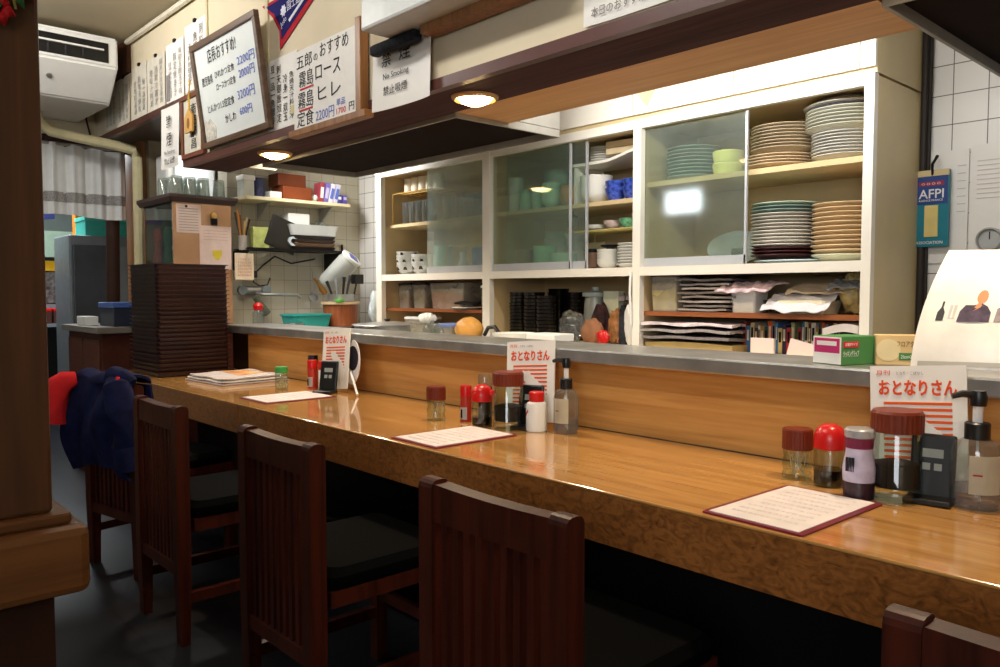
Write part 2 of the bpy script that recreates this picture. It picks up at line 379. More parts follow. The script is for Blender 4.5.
# ------------------------------------------------------------------ chairs
def make_chair(label):
    t = thing('dining_chair', label, 'chair', (0, 0, 0), 0, 'slat-back chairs along the counter')
    W = .415
    for sx in (-1, 1):
        mb = MB(); x = sx * (W / 2 - .022)
        mb.prism(rr_shift(.046, .82, x), 'x', x - .022, x + .022)
        part('stile', mb, CHAIRW, t)
    mb = MB()
    n = 10
    top = [(-W / 2 + .044 + (W - .088) * i / n, .812 - .004 * math.sin(PI * i / n)) for i in range(n + 1)]
    mb.prism(top + [(W / 2 - .044, .735), (-W / 2 + .044, .735)], 'y', -.018, .02); part('top_rail', mb, CHAIRW, t)
    part('lower_rail', MB().box(-W / 2 + .044, W / 2 - .044, -.015, .015, .235, .275), CHAIRW, t)
    for i in range(9):
        x = (i - 4) * .0355
        part('slat', MB().box(x - .009, x + .009, -.009, .009, .275, .735), CHAIRW, t)
    mb = MB(); loft(mb, [(.40, .41, .03, .43), (.415, .43, .04, .445), (.415, .43, .04, .465), (.38, .39, .04, .485)], c=(0, .245, 0))
    part('seat', mb, M('seat vinyl', (5, 5, 5), .8, var=0), t, True)
    MATS['seat vinyl'].node_tree.nodes['Principled BSDF'].inputs['Specular IOR Level'].default_value = .03
    part('seat_frame', MB().box(-.2, .2, .04, .46, .385, .428), CHAIRW, t)
    for sx in (-1, 1):
        part('front_leg', MB().box(sx * .185 - .02, sx * .185 + .02, .42, .46, 0, .385), CHAIRW, t)
        part('side_stretcher', MB().box(sx * .185 - .012, sx * .185 + .012, .024, .42, .14, .175), CHAIRW, t)
    part('front_stretcher', MB().box(-.165, .165, .43, .45, .2, .235), CHAIRW, t)
    return t
def rr_shift(d, h, x):
    """profile of one back post in the yz plane: floor to rounded top"""
    r = .016; y0, y1 = -d / 2, d / 2
    pts = [(y0 + .008, 0), (y1 - .008, 0), (y1, .3), (y1, h - r)]
    pts += [(y1 - r + r * math.cos(a), h - r + r * math.sin(a)) for a in (PI / 6, PI / 3, PI / 2)]
    pts += [(y0 + r - r * math.sin(a), h - r + r * math.cos(a)) for a in (0, PI / 6, PI / 3)]
    return pts + [(y0, h - r), (y0, .3)]
ch = make_chair('dark slat-back chair at the counter before the open plate shelves')
ch.location = (-1.097, .99, 0); FR[ch.name] = Matrix.Translation(ch.location)
dup(ch, (-1.966, .99, 0), .0, 'dark slat-back chair with worn top rail, second from the one before the plate shelves')
dup(ch, (-2.866, .99, 0), .0, 'dark slat-back chair beside the one hung with the navy jacket')
dup(ch, (-3.60, 1.05, 0), .2, 'dark slat-back chair with a navy jacket hung over its back')
dup(ch, (-.168, .99, 0), .0, 'dark slat-back chair of which only the top corner shows, nearest the camera')
# jacket
jk = thing('jacket', 'navy jacket with a red sleeve lining draped over the farthest chair', 'jacket', (-3.60, 1.04, -.012), .2)
FR[jk.name] = Matrix.Translation((-3.71, .985, 0))
NAVY = M('navy cloth', (24, 28, 62), .9, var=.3, scale=25); REDC = M('red cloth', (206, 40, 44), .8, var=.1)
g = wob(3)
def jback(u, v):   # over the back of the chair, camera side
    x = -3.90 + .41 * u; z = .84 - .40 * v * (1 - .12 * math.sin(3 * u))
    return (x + .02 * g(u, v) + .04 * v * (u - .5), .925 - .035 * math.sin(PI * v) - .03 * g(u * 1.5, v) - .012 * math.sin(u * 19 + 3 * v) * (.3 + v), z + .015 * g(u * 2, 0))
part('back_panel', MB().slab(jback, 18, 14, (0, .012, 0)), NAVY, jk, True, world=True)
def jtop(u, v): x = -3.90 + .41 * u; a = PI * v; return (x + .02 * g(u, 0), .985 - .062 * math.cos(a), .835 + .03 * math.sin(a) + .012 * g(u * 2, v))
part('shoulder', MB().slab(jtop, 18, 8, (0, 0, .012)), NAVY, jk, True, world=True)
def jfront(u, v): return (-3.93 + .44 * u, 1.05 + .02 * g(u, v), .83 - .33 * v)
part('front_panel', MB().slab(jfront, 12, 8, (0, -.01, 0)), NAVY, jk, True, world=True)
mb = MB(); mb.tube([(-3.86, .92, .845), (-3.88, .885, .835), (-3.897, .86, .81), (-3.91, .848, .775), (-3.917, .84, .735), (-3.922, .835, .70), (-3.926, .83, .665)], [.03, .045, .055, .060, .064, .070, .078], 18); part('sleeve', mb, REDC, jk, True, 'red lining of a turned sleeve', True)
mb = MB(); mb.tube([(-3.55, .93, .85), (-3.49, .90, .83), (-3.46, .90, .74), (-3.46, .91, .60), (-3.47, .92, .5)], [.04, .055, .06, .05, .045], 14); part('sleeve', mb, NAVY, jk, True, None, True)
mb = MB(); mb.tube([(-3.62, .96, .85), (-3.56, .93, .872), (-3.50, .93, .865), (-3.47, .95, .84)], [.03, .042, .04, .03], 12); part('collar', mb, NAVY, jk, True, None, True)
mb = MB(); mb.tube([(-3.475, .895, .875), (-3.462, .885, .85), (-3.470, .883, .82)], .008, 8); part('trim', mb, REDC, jk, True, 'red collar piping', True)

# ------------------------------------------------------------------ foreground post
t = thing('wooden_partition', 'brown wooden post on a capped low partition at the picture edge', 'partition', (-1.5, -.3, 0))
part('low_wall', MB().box(-1.62, -1.34, -1.9, .30, 0, .745), M('dark partition', (46, 26, 18), .5), t, world=True)
part('cap', MB().box(-1.70, -1.292, -1.95, .342, .745, .85, .014), CAPW, t, world=True)
part('base_moulding', MB().box(-1.60, -1.315, -1.9, .322, .85, .868, .005), CAPW, t, world=True)
part('post', MB().box(-1.5, -1.33, .10, .30, .868, 2.92, .006), POSTW, t, world=True)
fl = thing('artificial_flowers', 'red and green artificial flower spray hanging on the wooden post', 'flowers', (-1.32, .25, 1.62))
PET = M('red petal', (150, 22, 26), .7); LEAF = M('green leaf', (40, 84, 44), .6)
def leafmb(mb, c, ang, tilt, L_, W_):
    d = Vector((.25 * math.sin(tilt) + .15, math.cos(ang), math.sin(ang))).normalized(); n = Vector((1, 0, 0)); s = d.cross(n).normalized()
    def fn(u, v): return Vector(c) + d * L_ * u + s * W_ * (v - .5) * math.sin(PI * min(.98, u + .02)) + n * .012 * math.sin(PI * u) - n * .006 * abs(v - .5)
    mb.slab(fn, 8, 4, (.0015, 0, 0))
rnd = random.Random(5)
for c in ((-1.322, .277, 1.640), (-1.322, .245, 1.60), (-1.322, .235, 1.655)):
    for k in range(6):
        mb = MB(); leafmb(mb, c, k * PI / 3 + rnd.uniform(-.2, .2), .5, .024, .016); part('petal', mb, PET, fl, True, None, True)
for c, a in (((-1.324, .255, 1.645), -1.0), ((-1.324, .25, 1.63), -1.9), ((-1.324, .235, 1.63), 2.4), ((-1.324, .265, 1.66), .3)):
    mb = MB(); leafmb(mb, c, a, .2, .045, .016); part('leaf', mb, LEAF, fl, True, None, True)
mb = MB(); mb.tube([(-1.322, .258, 1.70), (-1.320, .264, 1.64), (-1.318, .268, 1.605)], .0022); part('stem', mb, M('yellow green stem', (130, 120, 60), .6), fl, True, None, True)

# ------------------------------------------------------------------ plate cabinet
CX = (-4.49, -3.376, -2.3125, -1.2335)
kb = thing('plate_cabinet', 'tall cream kitchen cabinet with sliding glass doors and open plate shelves', 'cabinet', (-2.86, 3.2, 0))
FY, BY = 3.0, 3.465
P = lambda n, mb, m=PLY, **k: part(n, mb, m, kb, world=True, **k)
P('side_panel', MB().box(CX[0], CX[0] + .03, FY + .02, BY, 0, 2.0)); P('side_panel', MB().box(CX[3] - .03, CX[3], FY + .02, BY, 0, 2.0), M('cream side', (206, 186, 140), .35, var=.06, scale=4))
P('partition', MB().box(CX[1] - .012, CX[1] + .012, FY + .02, BY, .9, 1.98)); P('partition', MB().box(CX[2] - .012, CX[2] + .012, FY + .02, BY, .9, 1.98))
P('back_panel', MB().box(CX[0], CX[3], BY - .012, BY, .9, 2.0)); P('top_panel', MB().box(CX[0] + .03, CX[3] - .03, FY + .02, BY - .012, 1.98, 2.0))
P('bottom_shelf', MB().box(CX[0] + .03, CX[3] - .03, FY, BY - .012, .92, .94)); P('base', MB().box(CX[0] + .03, CX[3] - .03, FY, BY - .05, 0, .92), CREAM)
P('middle_shelf', MB().box(CX[0] + .03, CX[3] - .03, FY + .01, BY - .012, 1.285, 1.322), CREAM)
ff = MB()
ff.box(CX[0], CX[3], FY - .012, FY + .02, 1.965, 2.008); ff.box(CX[0], CX[3], FY - .012, FY + .02, 1.281, 1.322)
for a, b in ((CX[0], CX[0] + .062), (CX[1] - .031, CX[1] + .03), (CX[2] - .022, CX[2] + .022), (CX[3] - .036, CX[3])): ff.box(a, b, FY - .014, FY + .02, 0, 2.008)
P('face_frame', ff, CREAM)
P('upper_shelf', MB().box(CX[0] + .03, CX[1] - .012, FY + .05, BY - .012, 1.632, 1.652)); P('upper_shelf', MB().box(CX[1] + .012, CX[2] - .012, FY + .05, BY - .012, 1.636, 1.657))
P('upper_shelf', MB().box(CX[2] + .012, CX[3] - .03, FY + .05, BY - .012, 1.697, 1.72))
P('lower_shelf', MB().box(CX[0] + .03, CX[1] - .012, FY + .03, BY - .012, 1.082, 1.10), SHELFW); P('lower_shelf', MB().box(CX[2] + .012, CX[3] - .03, FY + .03, BY - .012, 1.094, 1.115), SHELFW)
ALU = M('door rail', (196, 198, 202), .3, .3, var=.03)
def sdoor(x0, x1, y, mat, label=None):
    d = P('sliding_door', MB().box(x0, x1, y - .0025, y + .0025, 1.325, 1.962), mat, label=label)
    part('bottom_rail', MB().box(x0, x1, y - .006, y + .006, 1.324, 1.362), ALU, d, world=True)
    part('edge_strip', MB().box(x1 - .008, x1 + .002, y - .006, y + .006, 1.324, 1.962), ALU, d, world=True)
sdoor(-3.965, -3.41, 3.02, FROST); sdoor(-3.34, -2.75, 3.012, PANE); sdoor(-3.25, -2.655, 3.03, PANE); sdoor(-2.288, -1.762, 3.02, PANE2, 'grimy glass door')
uc = thing('upper_cupboard', 'row of cream cupboard doors above the plate cabinet', 'cupboard', (-2.86, 3.2, 2.01))
part('carcass', MB().box(CX[0], CX[3], FY + .005, BY, 2.01, 2.92), M('cream side', (206, 186, 140)), uc, world=True)
ds = [-4.48, -3.9, -3.38, -2.86, -2.345, -1.815, -1.29]
for a, b in zip(ds, ds[1:]):
    d = part('door', MB().box(a + .002, b - .002, FY - .012, FY + .005, 2.03, 2.90, .002), CREAM, uc, world=True)
    part('knob', MB().lathe([(0, 0), (.012, 0), (.012, .012), (.005, .014), (.005, .022), (0, .022)], (b - .05 if ds.index(a) % 2 == 0 else a + .05, FY - .034, 2.19), 14, Matrix.Rotation(-PI / 2, 3, 'X')), M('old brass', (150, 128, 70), .4, .7), d, True, None, True)
part('rail', MB().box(-1.288, CX[3], FY - .012, FY + .005, 2.03, 2.9), CREAM, uc, world=True)
mb = MB(); mb.prism([(-2.335, 2.155), (-2.18, 2.18), (-2.23, 2.10), (-2.255, 2.055), (-2.29, 2.09)], 'y', FY - .0135, FY - .012)
part('stain', mb, M('amber stain', (230, 206, 158), .4), uc, world=True, label='amber drip stain')

# ------------------------------------------------------------------ range hoods
HOODIN = M('greasy hood inside', (30, 17, 11), .95, var=.2); HOODM = M('hood steel', (156, 152, 144), .5, .2)
def hood(label, x0, x1, y0, y1):
    t = thing('range_hood', label, 'hood', ((x0 + x1) / 2, (y0 + y1) / 2, 1.93))
    lip = MB()
    for a in ((x0, x1, y0, y0 + .012), (x0, x1, y1 - .012, y1), (x0, x0 + .012, y0 + .012, y1 - .012), (x1 - .012, x1, y0 + .012, y1 - .012)): lip.box(a[0], a[1], a[2], a[3], 1.93, 1.965, .002)
    part('lip', lip, HOODM, t, world=True)
    part('inner_pan', MB().box(x0 + .012, x1 - .012, y0 + .012, y1 - .012, 1.962, 1.967), HOODIN, t, world=True, label='brown greasy underside')
    part('shell', MB().box(x0, x1, y0 + .32, y1, 1.967, 2.55), HOODM, t, world=True)
hood('steel range hood with brown underside behind the lamp beside the no smoking sign', -4.35, -2.58, 2.113, 2.745)
hood('dark range hood with grey edge before the white tiled wall', -.86, 1.0, 2.113, 3.1)

# ------------------------------------------------------------------ signs on the drop wall
WY = 1.838
def paper(name, label, cat, x0, x1, z0, z1, mat=PAPER, curl=.0, y=WY, group=None, dx=0, seed=1):
    """sheet on the wall; returns the thing (frame origin at its lower left corner, local x along the wall, z up)"""
    t = thing(name, label, cat, (x0, y, z0), 0, group); W, H = x1 - x0, z1 - z0; q = wob(seed)
    def fn(u, v): return (u * W + dx * v, -.003 - curl * (abs(2 * u - 1) ** 3) * (.4 + .6 * (1 - v)) - .0012 * (1 + q(u, v)), v * H)
    part('sheet', MB().slab(fn, 12, 8, (0, .0012, 0)), mat, t, True)
    return t, W, H
def rows(t, W, H, n, mat, seed, x=.08, y=-.008, vert=False, hh=.05, chars='定食焼魚刺身一品料理豆腐玉子酒冷奴天麩羅御飯味噌汁'):
    r = random.Random(seed)
    if vert:
        for i in range(n):
            k = r.randint(5, 8)
            letter('\n'.join(r.choice(chars) for _ in range(k)), W * .55 / n, H * r.uniform(.6, .84), W * (x + (1 - 2 * x) * (i + .2) / n), H * .09, t, mat, y)
    else:
        for i in range(n):
            letter(''.join(r.choice(chars) for _ in range(r.randint(5, 9))), W * r.uniform(.55, .84), H * hh, W * x, H * (.88 - .8 * (i + .5) / n), t, mat, y)
# sheets along the upper left
specs = [(-6.30, -6.02, 2.38, 2.67, 'plain'), (-6.01, -5.74, 2.37, 2.69, 'plain'), (-5.69, -5.40, 2.37, 2.71, 'two'), (-5.385, -5.075, 2.365, 2.70, 'three'), (-5.055, -4.77, 2.36, 2.72, 'four'), (-4.745, -4.44, 2.38, 2.76, 'five')]
labs = ['faded handwritten menu sheet nearest the air conditioner', 'faded menu sheet, second from the air conditioner along the wall', 'faded handwritten menu sheet, third from the air conditioner along the wall',
        'handwritten menu sheet, fourth from the air conditioner, before the one with a grey strip', 'white menu sheet with a grey strip down its side', 'glossy menu sheet partly behind the framed whiteboard']
for k, (a, b, c, d, _) in enumerate(specs):
    t, W, H = paper('menu_sheet', labs[k], 'menu sheet', a, b, c, d, M('aged paper', (214, 206, 190), .6) if k < 4 else PAPER, .004, WY - .001 * (k % 2), 'menu sheets along the drop wall', 0, k + 3)
    rows(t, W, H, 3, M('faded ink', (160, 156, 152), .7) if k < 5 else GREYINK, 40 + k, vert=True)
    part('binder_clip', MB().box(W * .45, W * .45 + .03, -.014, .0, H - .006, H + .014, .003), BLACKM, t)
    if k == 4: part('grey_strip', MB().box(.005, .055, -.008, -.006, .02, H * .5), GREYINK, t)
# tilted framed whiteboard
t = thing('whiteboard', 'white menu board in a brown wooden frame tilted off the drop wall', 'menu board', (-4.405, 1.815, 2.025))
W, H, tlt = .76, .515, .13
Rt = Matrix.Rotation(tlt, 4, 'X')
part('board', MB().box(0, W, -.006, 0, 0, H), M('whiteboard', (224, 228, 226), .25, var=.02), t).rotation_euler = (tlt, 0, 0)
f = MB(); f.box(-.02, W + .02, -.02, .008, -.02, .012, .003); f.box(-.02, W + .02, -.02, .008, H - .012, H + .02, .003); f.box(-.02, .012, -.02, .008, .012, H - .012, .003); f.box(W - .012, W + .02, -.02, .008, .012, H - .012, .003)
part('wooden_frame', f, wood('whiteboard frame wood', (74, 54, 42), (104, 80, 62), 'X', .4), t).rotation_euler = (tlt, 0, 0)
for s_, w_, h_, x_, z_, m_ in (('店長おすすめ!', .40, .085, .17, .445, INK), ('鹿児島県', .16, .055, .05, .33, INK), ('ひれかつ定食', .27, .045, .24, .345, INK), ('2200円', .22, .055, .55, .355, BLUEINK), ('ロースかつ定食', .27, .045, .24, .275, INK), ('2000円', .20, .055, .55, .285, BLUEINK),
                            ('とんかつ1.5倍定食', .38, .05, .08, .17, INK), ('3200円', .22, .06, .50, .175, BLUEINK), ('かしわ', .15, .05, .30, .08, INK), ('600円', .16, .05, .50, .09, BLUEINK)):
    letter(s_, w_ * .88, h_ * .86, .02 + x_ * .9, .005 + z_ * .9, t, m_, -.0085).rotation_euler = (tlt, 0, 0)
part('animal_sticker', MB().prism([(.02, .02), (.15, .02), (.16, .08), (.10, .13), (.06, .11), (.03, .14), (.015, .08)], 'y', -.0085, -.0065), M('sticker', (206, 200, 188), .5, var=.3, scale=40), t).rotation_euler = (tlt, 0, 0)
# narrow framed card with a wooden tag
t = thing('framed_card', 'narrow wooden framed card below the whiteboard corner with a hanging tag', 'frame', (-4.80, WY - .008, 1.99))
W, H = .33, .37
part('card', MB().box(.02, W - .02, -.004, 0, .02, H - .02), M('card', (206, 200, 186), .6), t)
f = MB(); f.box(0, W, -.016, .006, 0, .028, .003); f.box(0, W, -.016, .006, H - .028, H, .003); f.box(0, .03, -.016, .006, .028, H - .028, .003); f.box(W - .03, W, -.016, .006, .028, H - .028, .003)
part('wooden_frame', f, M('red brown frame', (112, 66, 46), .4), t)
letter('商\n売\n繁\n昌', .09, .26, .13, .05, t, INK, -.006)
tg = thing('wooden_tag', 'small wooden tag hanging by a yellow cord before the framed card', 'tag', (-4.63, WY - .03, 2.13))
part('plaque', MB().prism([(-.055, 0), (.055, 0), (.055, .09), (0, .135), (-.055, .09)], 'y', -.012, .0), M('tag wood', (206, 160, 92), .5), tg)
part('cord', MB().tube([(0, -.006, .13), (.0, -.006, .2), (.004, 0, .30)], .006, 6), M('yellow cord', (220, 176, 60), .6), tg, True)
part('drawing', MB().lathe([(0, -.001), (.03, -.001), (.03, .001), (0, .001)], (0, -.0135, .05), 16, Matrix.Rotation(PI / 2, 3, 'X'), .6, 1), FRAMEW, tg)
# hanging no smoking strip
t, W, H = paper('no_smoking_strip', 'narrow white no smoking strip hanging below the upper menu sheets', 'sign', -5.09, -4.80, 1.965, 2.335, PAPER, .012, WY - .02, None, -.0, 9)
letter('禁', .07, .075, .10, .24, t, INK, -.018); letter('煙', .08, .08, .10, .13, t, INK, -.018)
letter('No Smoking', .17, .03, .06, .075, t, INK, -.018); letter('禁止吸煙', .17, .04, .06, .02, t, INK, -.018)
# pennant
t = thing('pennant', 'navy and red school pennant pinned above the recommended dishes sign', 'pennant', (-3.70, WY, 2.37))
outer = [(-.04, .245), (.02, .245), (.66, .24), (.13, .0), (.115, .09), (.06, .17)]
part('border', MB().prism([(-.05, .25), (.66, .25), (.13, 0), (.125, .09), (.06, .17)], 'y', -.004, -.001), M('red felt', (168, 40, 52), .9), t)
part('field', MB().prism([(-.01, .235), (.56, .235), (.15, .045), (.145, .10), (.08, .18)], 'y', -.006, -.003), M('navy felt', (34, 32, 92), .9), t)
FELT = M('white felt', (214, 214, 226), .8)
ros = [(.03 * (1 if k % 2 else .68) * math.cos(k * PI / 8), .03 * (1 if k % 2 else .68) * math.sin(k * PI / 8)) for k in range(16)]
part('rosette', MB().prism([(.175 + a, .172 + b) for a, b in ros], 'y', -.008, -.005), FELT, t)
letter('国士舘高校', .21, .048, .215, .160, t, FELT, -.007, skew=-.10)
letter('Judo', .06, .035, .155, .09, t, FELT, -.007, skew=-.45)
part('script_line', MB().prism([(.225, .118), (.235, .106), (.47, .214), (.46, .226)], 'y', -.008, -.005), FELT, t)
# small paper, recommended dishes sign, no smoking sign
t, W, H = paper('handwritten_notice', 'glossy handwritten notice between the whiteboard and the recommended dishes sign', 'notice', -3.70, -3.40, 1.995, 2.335, PAPER, .004)
rows(t, W, H, 4, INK, 77, vert=True)
part('tape', MB().box(.24, .30, -.009, -.006, .05, .09), M('tape', (206, 190, 140), .5), t)
t = thing('recommended_dishes_sign', 'large white recommended dishes sign in a wooden holder beside the pennant', 'sign', (-3.38, WY - .03, 1.945))
W, H = .53, .36
part('board', MB().box(0, W, -.004, 0, 0, H), PAPER, t)
h = MB(); h.box(-.01, W + .10, -.03, .018, -.03, 0, .003); h.box(W + .02, W + .06, -.022, .018, 0, H + .02, .003); part('wooden_holder', h, FRAMEW, t)
for s_, w_, h_, x_, z_, m_ in (('五郎', .14, .062, .03, .275, INK), ('の', .035, .03, .185, .285, INK), ('おすすめ', .235, .06, .24, .29, INK), ('霧島', .13, .072, .05, .19, INK), ('ロース', .21, .062, .20, .198, INK), ('霧島', .14, .075, .04, .095, INK), ('ヒレ', .19, .062, .22, .105, INK),
                            ('定食', .15, .07, .03, .014, INK), ('2200円', .155, .05, .20, .016, BLUEINK), ('単品', .07, .03, .375, .055, BLUEINK), ('1700', .075, .025, .375, .02, REDINK), ('円', .04, .035, .475, .02, INK)):
    letter(s_, w_, h_, x_, z_, t, m_, -.0055)
for x_, z_ in ((.06, .178), (.05, .083)):
    part('red_underline', MB().box(x_, x_ + .12, -.0065, -.0045, z_, z_ + .008), REDINK, t)
t, W, H = paper('no_smoking_sign', 'white no smoking sign with curled edge right of the wooden holder', 'sign', -2.725, -2.345, 1.925, 2.172, PAPER, .014, WY - .022, None, 0, 4)
for s_, w_, h_, x_, z_ in (('禁', .065, .06, .06, .165), ('煙', .07, .065, .18, .17), ('No Smoking', .17, .03, .07, .11), ('禁止吸煙', .16, .035, .07, .055)):
    letter(s_, w_, h_, x_, z_, t, INK, -.011)
t, W, H = paper('wall_notice', 'white sheet high on the drop wall over the plate cabinet', 'notice', -1.62, -1.26, 2.0, 2.3, PAPER, .008)
letter('本日のおすすめ', .2, .03, .03, .02, t, GREYINK, -.012)
# grey unit over the no smoking sign
t = thing('wall_unit', 'pale grey box unit mounted on the drop wall above the no smoking sign', 'appliance', (-2.15, 1.74, 2.17))
part('housing', MB().box(-.41, .5, -.10, .09, 0, .42, .012), M('unit grey', (186, 188, 186), .35), t)
part('bracket', MB().box(-.20, .5, .02, .09, -.03, 0), FRAMEW, t)
part('latch', MB().tube([(-.13, -.105, .14), (-.13, -.118, .11), (-.13, -.118, .07)], .008), STEEL, t, True)
part('dark_vent', MB().box(-.40, -.28, -.104, -.098, .18, .40), BLACK, t)
solo('cable_pouch', 'small dark patterned pouch tucked above the no smoking sign', 'pouch', loft(MB(), [(.28, .03, .01, 0), (.30, .04, .012, .008), (.30, .04, .012, .034), (.28, .03, .01, .040)]), M('dark check', (32, 34, 40), .7, var=.6, scale=60), (-2.53, 1.775, 2.129), 0, None, True)

# ------------------------------------------------------------------ air conditioner and its duct
t = thing('air_conditioner', 'white wall air conditioner with dark grille above the curtained doorway', 'air conditioner', (-5.9, 1.2, 2.47))
prof = [(-5.62, 2.875), (-5.60, 2.86), (-5.60, 2.675), (-5.79, 2.475), (-5.82, 2.47), (-6.54, 2.47), (-6.54, 2.875)]
mb = MB(); bm_poly = [(y, z) for y, z in prof]
A = [mb.bm.verts.new((x, .55, z)) for x, z in prof]; B = [mb.bm.verts.new((x, 1.72, z)) for x, z in prof]
mb.bm.faces.new(A); mb.bm.faces.new(B[::-1])
for i in range(len(prof)): mb.bm.faces.new([A[i], B[i], B[(i + 1) % len(prof)], A[(i + 1) % len(prof)]])
bmesh.ops.bevel(mb.bm, geom=[e for e in mb.bm.edges], offset=.012, segments=2, affect='EDGES')
part('body', mb, WHITE, t, world=True)
part('grille', MB().box(-5.603, -5.595, .62, 1.66, 2.70, 2.825), BLACK, t, world=True)
gr = MB()
for k in range(3): gr.box(-5.612, -5.60, .62, 1.66, 2.722 + k * .038, 2.729 + k * .038)
part('louver', MB().box(-5.600, -5.578, .62, 1.63, 2.77, 2.782, .003), WHITE, t, world=True)
for k in range(6): part('fin', MB().box(-5.597, -5.590, 1.0 + k * .1, 1.012 + k * .1, 2.705, 2.765), M('fin grey', (50, 50, 54), .5), t, world=True)
part('badge', MB().lathe([(0, 0), (.018, 0), (.016, .006), (0, .006)], (-5.684, 1.33, 2.58), 16, Matrix.Rotation(2.35, 3, 'Y')), STEEL, t, world=True)
me = text('AIR CONDITIONER', .16, .014, Matrix.Translation((-5.693, 1.36, 2.572)) @ Matrix.Rotation(PI / 2, 4, 'Z') @ Matrix.Rotation(PI / 2 + .81, 4, 'X'), 0)
bpy.data.meshes.remove(me)
DUCT = M('beige duct tape', (206, 196, 156), .5)
mb = MB(); mb.tube([(-6.30, 1.40, 2.48), (-6.30, 1.40, 2.40), (-6.30, 1.47, 2.34), (-6.24, 1.65, 2.305), (-6.18, 1.90, 2.27), (-6.17, 1.985, 2.25), (-6.17, 2.01, 2.2), (-6.17, 2.01, 0)], .036, 10)
solo('refrigerant_duct', 'beige taped duct bending from the air conditioner down the door post', 'duct', mb, DUCT, smooth=True)
solo('black_cable', 'thin black cable running down beside the faded menu sheets', 'cable', MB().tube([(-6.50, 1.78, 2.69), (-6.50, 1.76, 2.5), (-6.47, 1.78, 2.36), (-6.46, 1.79, 2.32)], .007, 6), BLACK, smooth=True)

# ------------------------------------------------------------------ doorway, curtain, back room
t = thing('door_curtain', 'short white curtain with a lace band hanging in the far doorway', 'curtain', (-6.52, 1.5, 1.76))
CURT = M('curtain cloth', (234, 236, 236), .8, var=.04)
def cur(y0, y1, z0, z1, off=0):
    def fn(u, v):
        y = y0 + (y1 - y0) * u; a = .018 * (1 - .4 * (1 - v))
        return (-6.515 + a * math.sin(y * 42) + .008 * math.sin(y * 95 + 1) + off, y, z0 + (z1 - z0) * v + (.012 * math.sin(y * 9) if z0 < 1.78 else 0))
    return fn
part('cloth', MB().slab(cur(.95, 2.03, 1.77, 2.29), 90, 6, (.003, 0, 0)), CURT, t, True, world=True)
m_l = M('lace', (160, 158, 156), .8, var=.35, scale=120)
part('lace_band', MB().slab(cur(.95, 2.03, 1.87, 1.945, .005), 90, 3, (.002, 0, 0)), m_l, t, True, world=True)
part('rod', MB().tube([(-6.515, .9, 2.295), (-6.515, 2.05, 2.295)], .012), STEEL, t, True, world=True)
t = thing('steel_fridge', 'grey steel fridge seen through the far doorway under the curtain', 'fridge', (-7.45, 1.95, 0))
GF = M('fridge grey', (128, 134, 140), .4, .3)
part('body', MB().box(-7.7, -7.22, 1.80, 2.5, 0, 1.68, .01), GF, t, world=True)
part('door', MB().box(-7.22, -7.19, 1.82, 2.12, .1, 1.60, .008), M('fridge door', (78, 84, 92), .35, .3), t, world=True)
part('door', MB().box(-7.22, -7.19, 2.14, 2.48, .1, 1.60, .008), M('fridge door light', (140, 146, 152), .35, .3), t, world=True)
part('handle', MB().box(-7.19, -7.17, 2.08, 2.10, .8, 1.2), STEEL, t, world=True)
def carton(name, label, cat, x, y, z, sx, sy, sz, mat, rz=0, lid=None, group=None):
    t = thing(name, label, cat, (x, y, z), rz, group)
    part('body', MB().box(-sx / 2, sx / 2, -sy / 2, sy / 2, 0, sz, .004), mat, t)
    if lid: part('lid', MB().box(-sx / 2 - .006, sx / 2 + .006, -sy / 2 - .006, sy / 2 + .006, sz - .03, sz + .004, .004), lid, t)
    return t
carton('storage_box', 'turquoise box on top of the grey fridge', 'box', -7.42, 2.17, 1.68, .3, .46, .16, M('turquoise', (60, 160, 146), .4), 0, M('turquoise lid', (84, 180, 164), .4))
carton('storage_box', 'orange box behind the turquoise one on the grey fridge', 'box', -7.65, 2.2, 1.68, .10, .5, .34, M('orange card', (214, 120, 30), .5), 0, M('orange flap', (200, 108, 26), .5))
t = thing('shop_display', 'yellow topped display cabinet in the dim back room', 'display', (-9.0, 1.5, 0))
part('body', MB().box(-9.2, -8.85, .9, 2.4, 0, 1.55), M('display dark', (34, 36, 36), .4), t, world=True)
part('header', MB().box(-8.85, -8.83, .9, 2.4, 1.42, 1.52), M('yellow header', (206, 160, 30), .4), t, world=True)
part('shelf_front', MB().box(-8.84, -8.82, .9, 2.4, 1.05, 1.09), GF, t, world=True)
part('picture', MB().box(-8.85, -8.84, .9, 2.4, 1.10, 1.42), M('display picture', (90, 86, 84), .4, var=.7, scale=30), t, world=True)
solo('banner', 'dark blue banner hanging over the display in the back room', 'banner', MB().slab(lambda u, v: (-8.5, .9 + 1.1 * u, 1.90 + .28 * v + .01 * math.sin(u * 20)), 16, 3, (.004, 0, 0)), M('banner blue', (26, 30, 66), .8))
solo('wall_panel', 'pale green panel behind the back room display', 'panel', MB().box(-9.5, -9.46, .9, 2.5, 1.58, 1.86, .004), M('pale panel', (150, 170, 150), .5))
for k in range(7):
    q = MB().box(-.06, .06, -.04, .04, 0, .12, .006)
    mt_ = [RED, M('dark jar', (50, 36, 30), .4)][k % 2]
    c = thing('red_canister', 'red lidded canister on the back room shelf', 'canister', (-8.72, 1.55 + k * .10, .90), 0, 'red canisters in the back room')
    part('body', q, M('canister dark', (70, 40, 34), .4), c); part('lid', MB().box(-.062, .062, -.042, .042, .12, .15, .006), RED, c)
t = thing('back_room_shelf', 'dark shelf under the red canisters in the back room', 'shelf', (-8.7, 1.8, 0))
part('board', MB().box(-8.82, -8.6, 1.45, 2.3, .87, .90), GF, t, world=True)
for y in (1.5, 2.25): part('leg', MB().box(-8.8, -8.76, y - .02, y + .02, 0, .87), BLACKM, t, world=True)
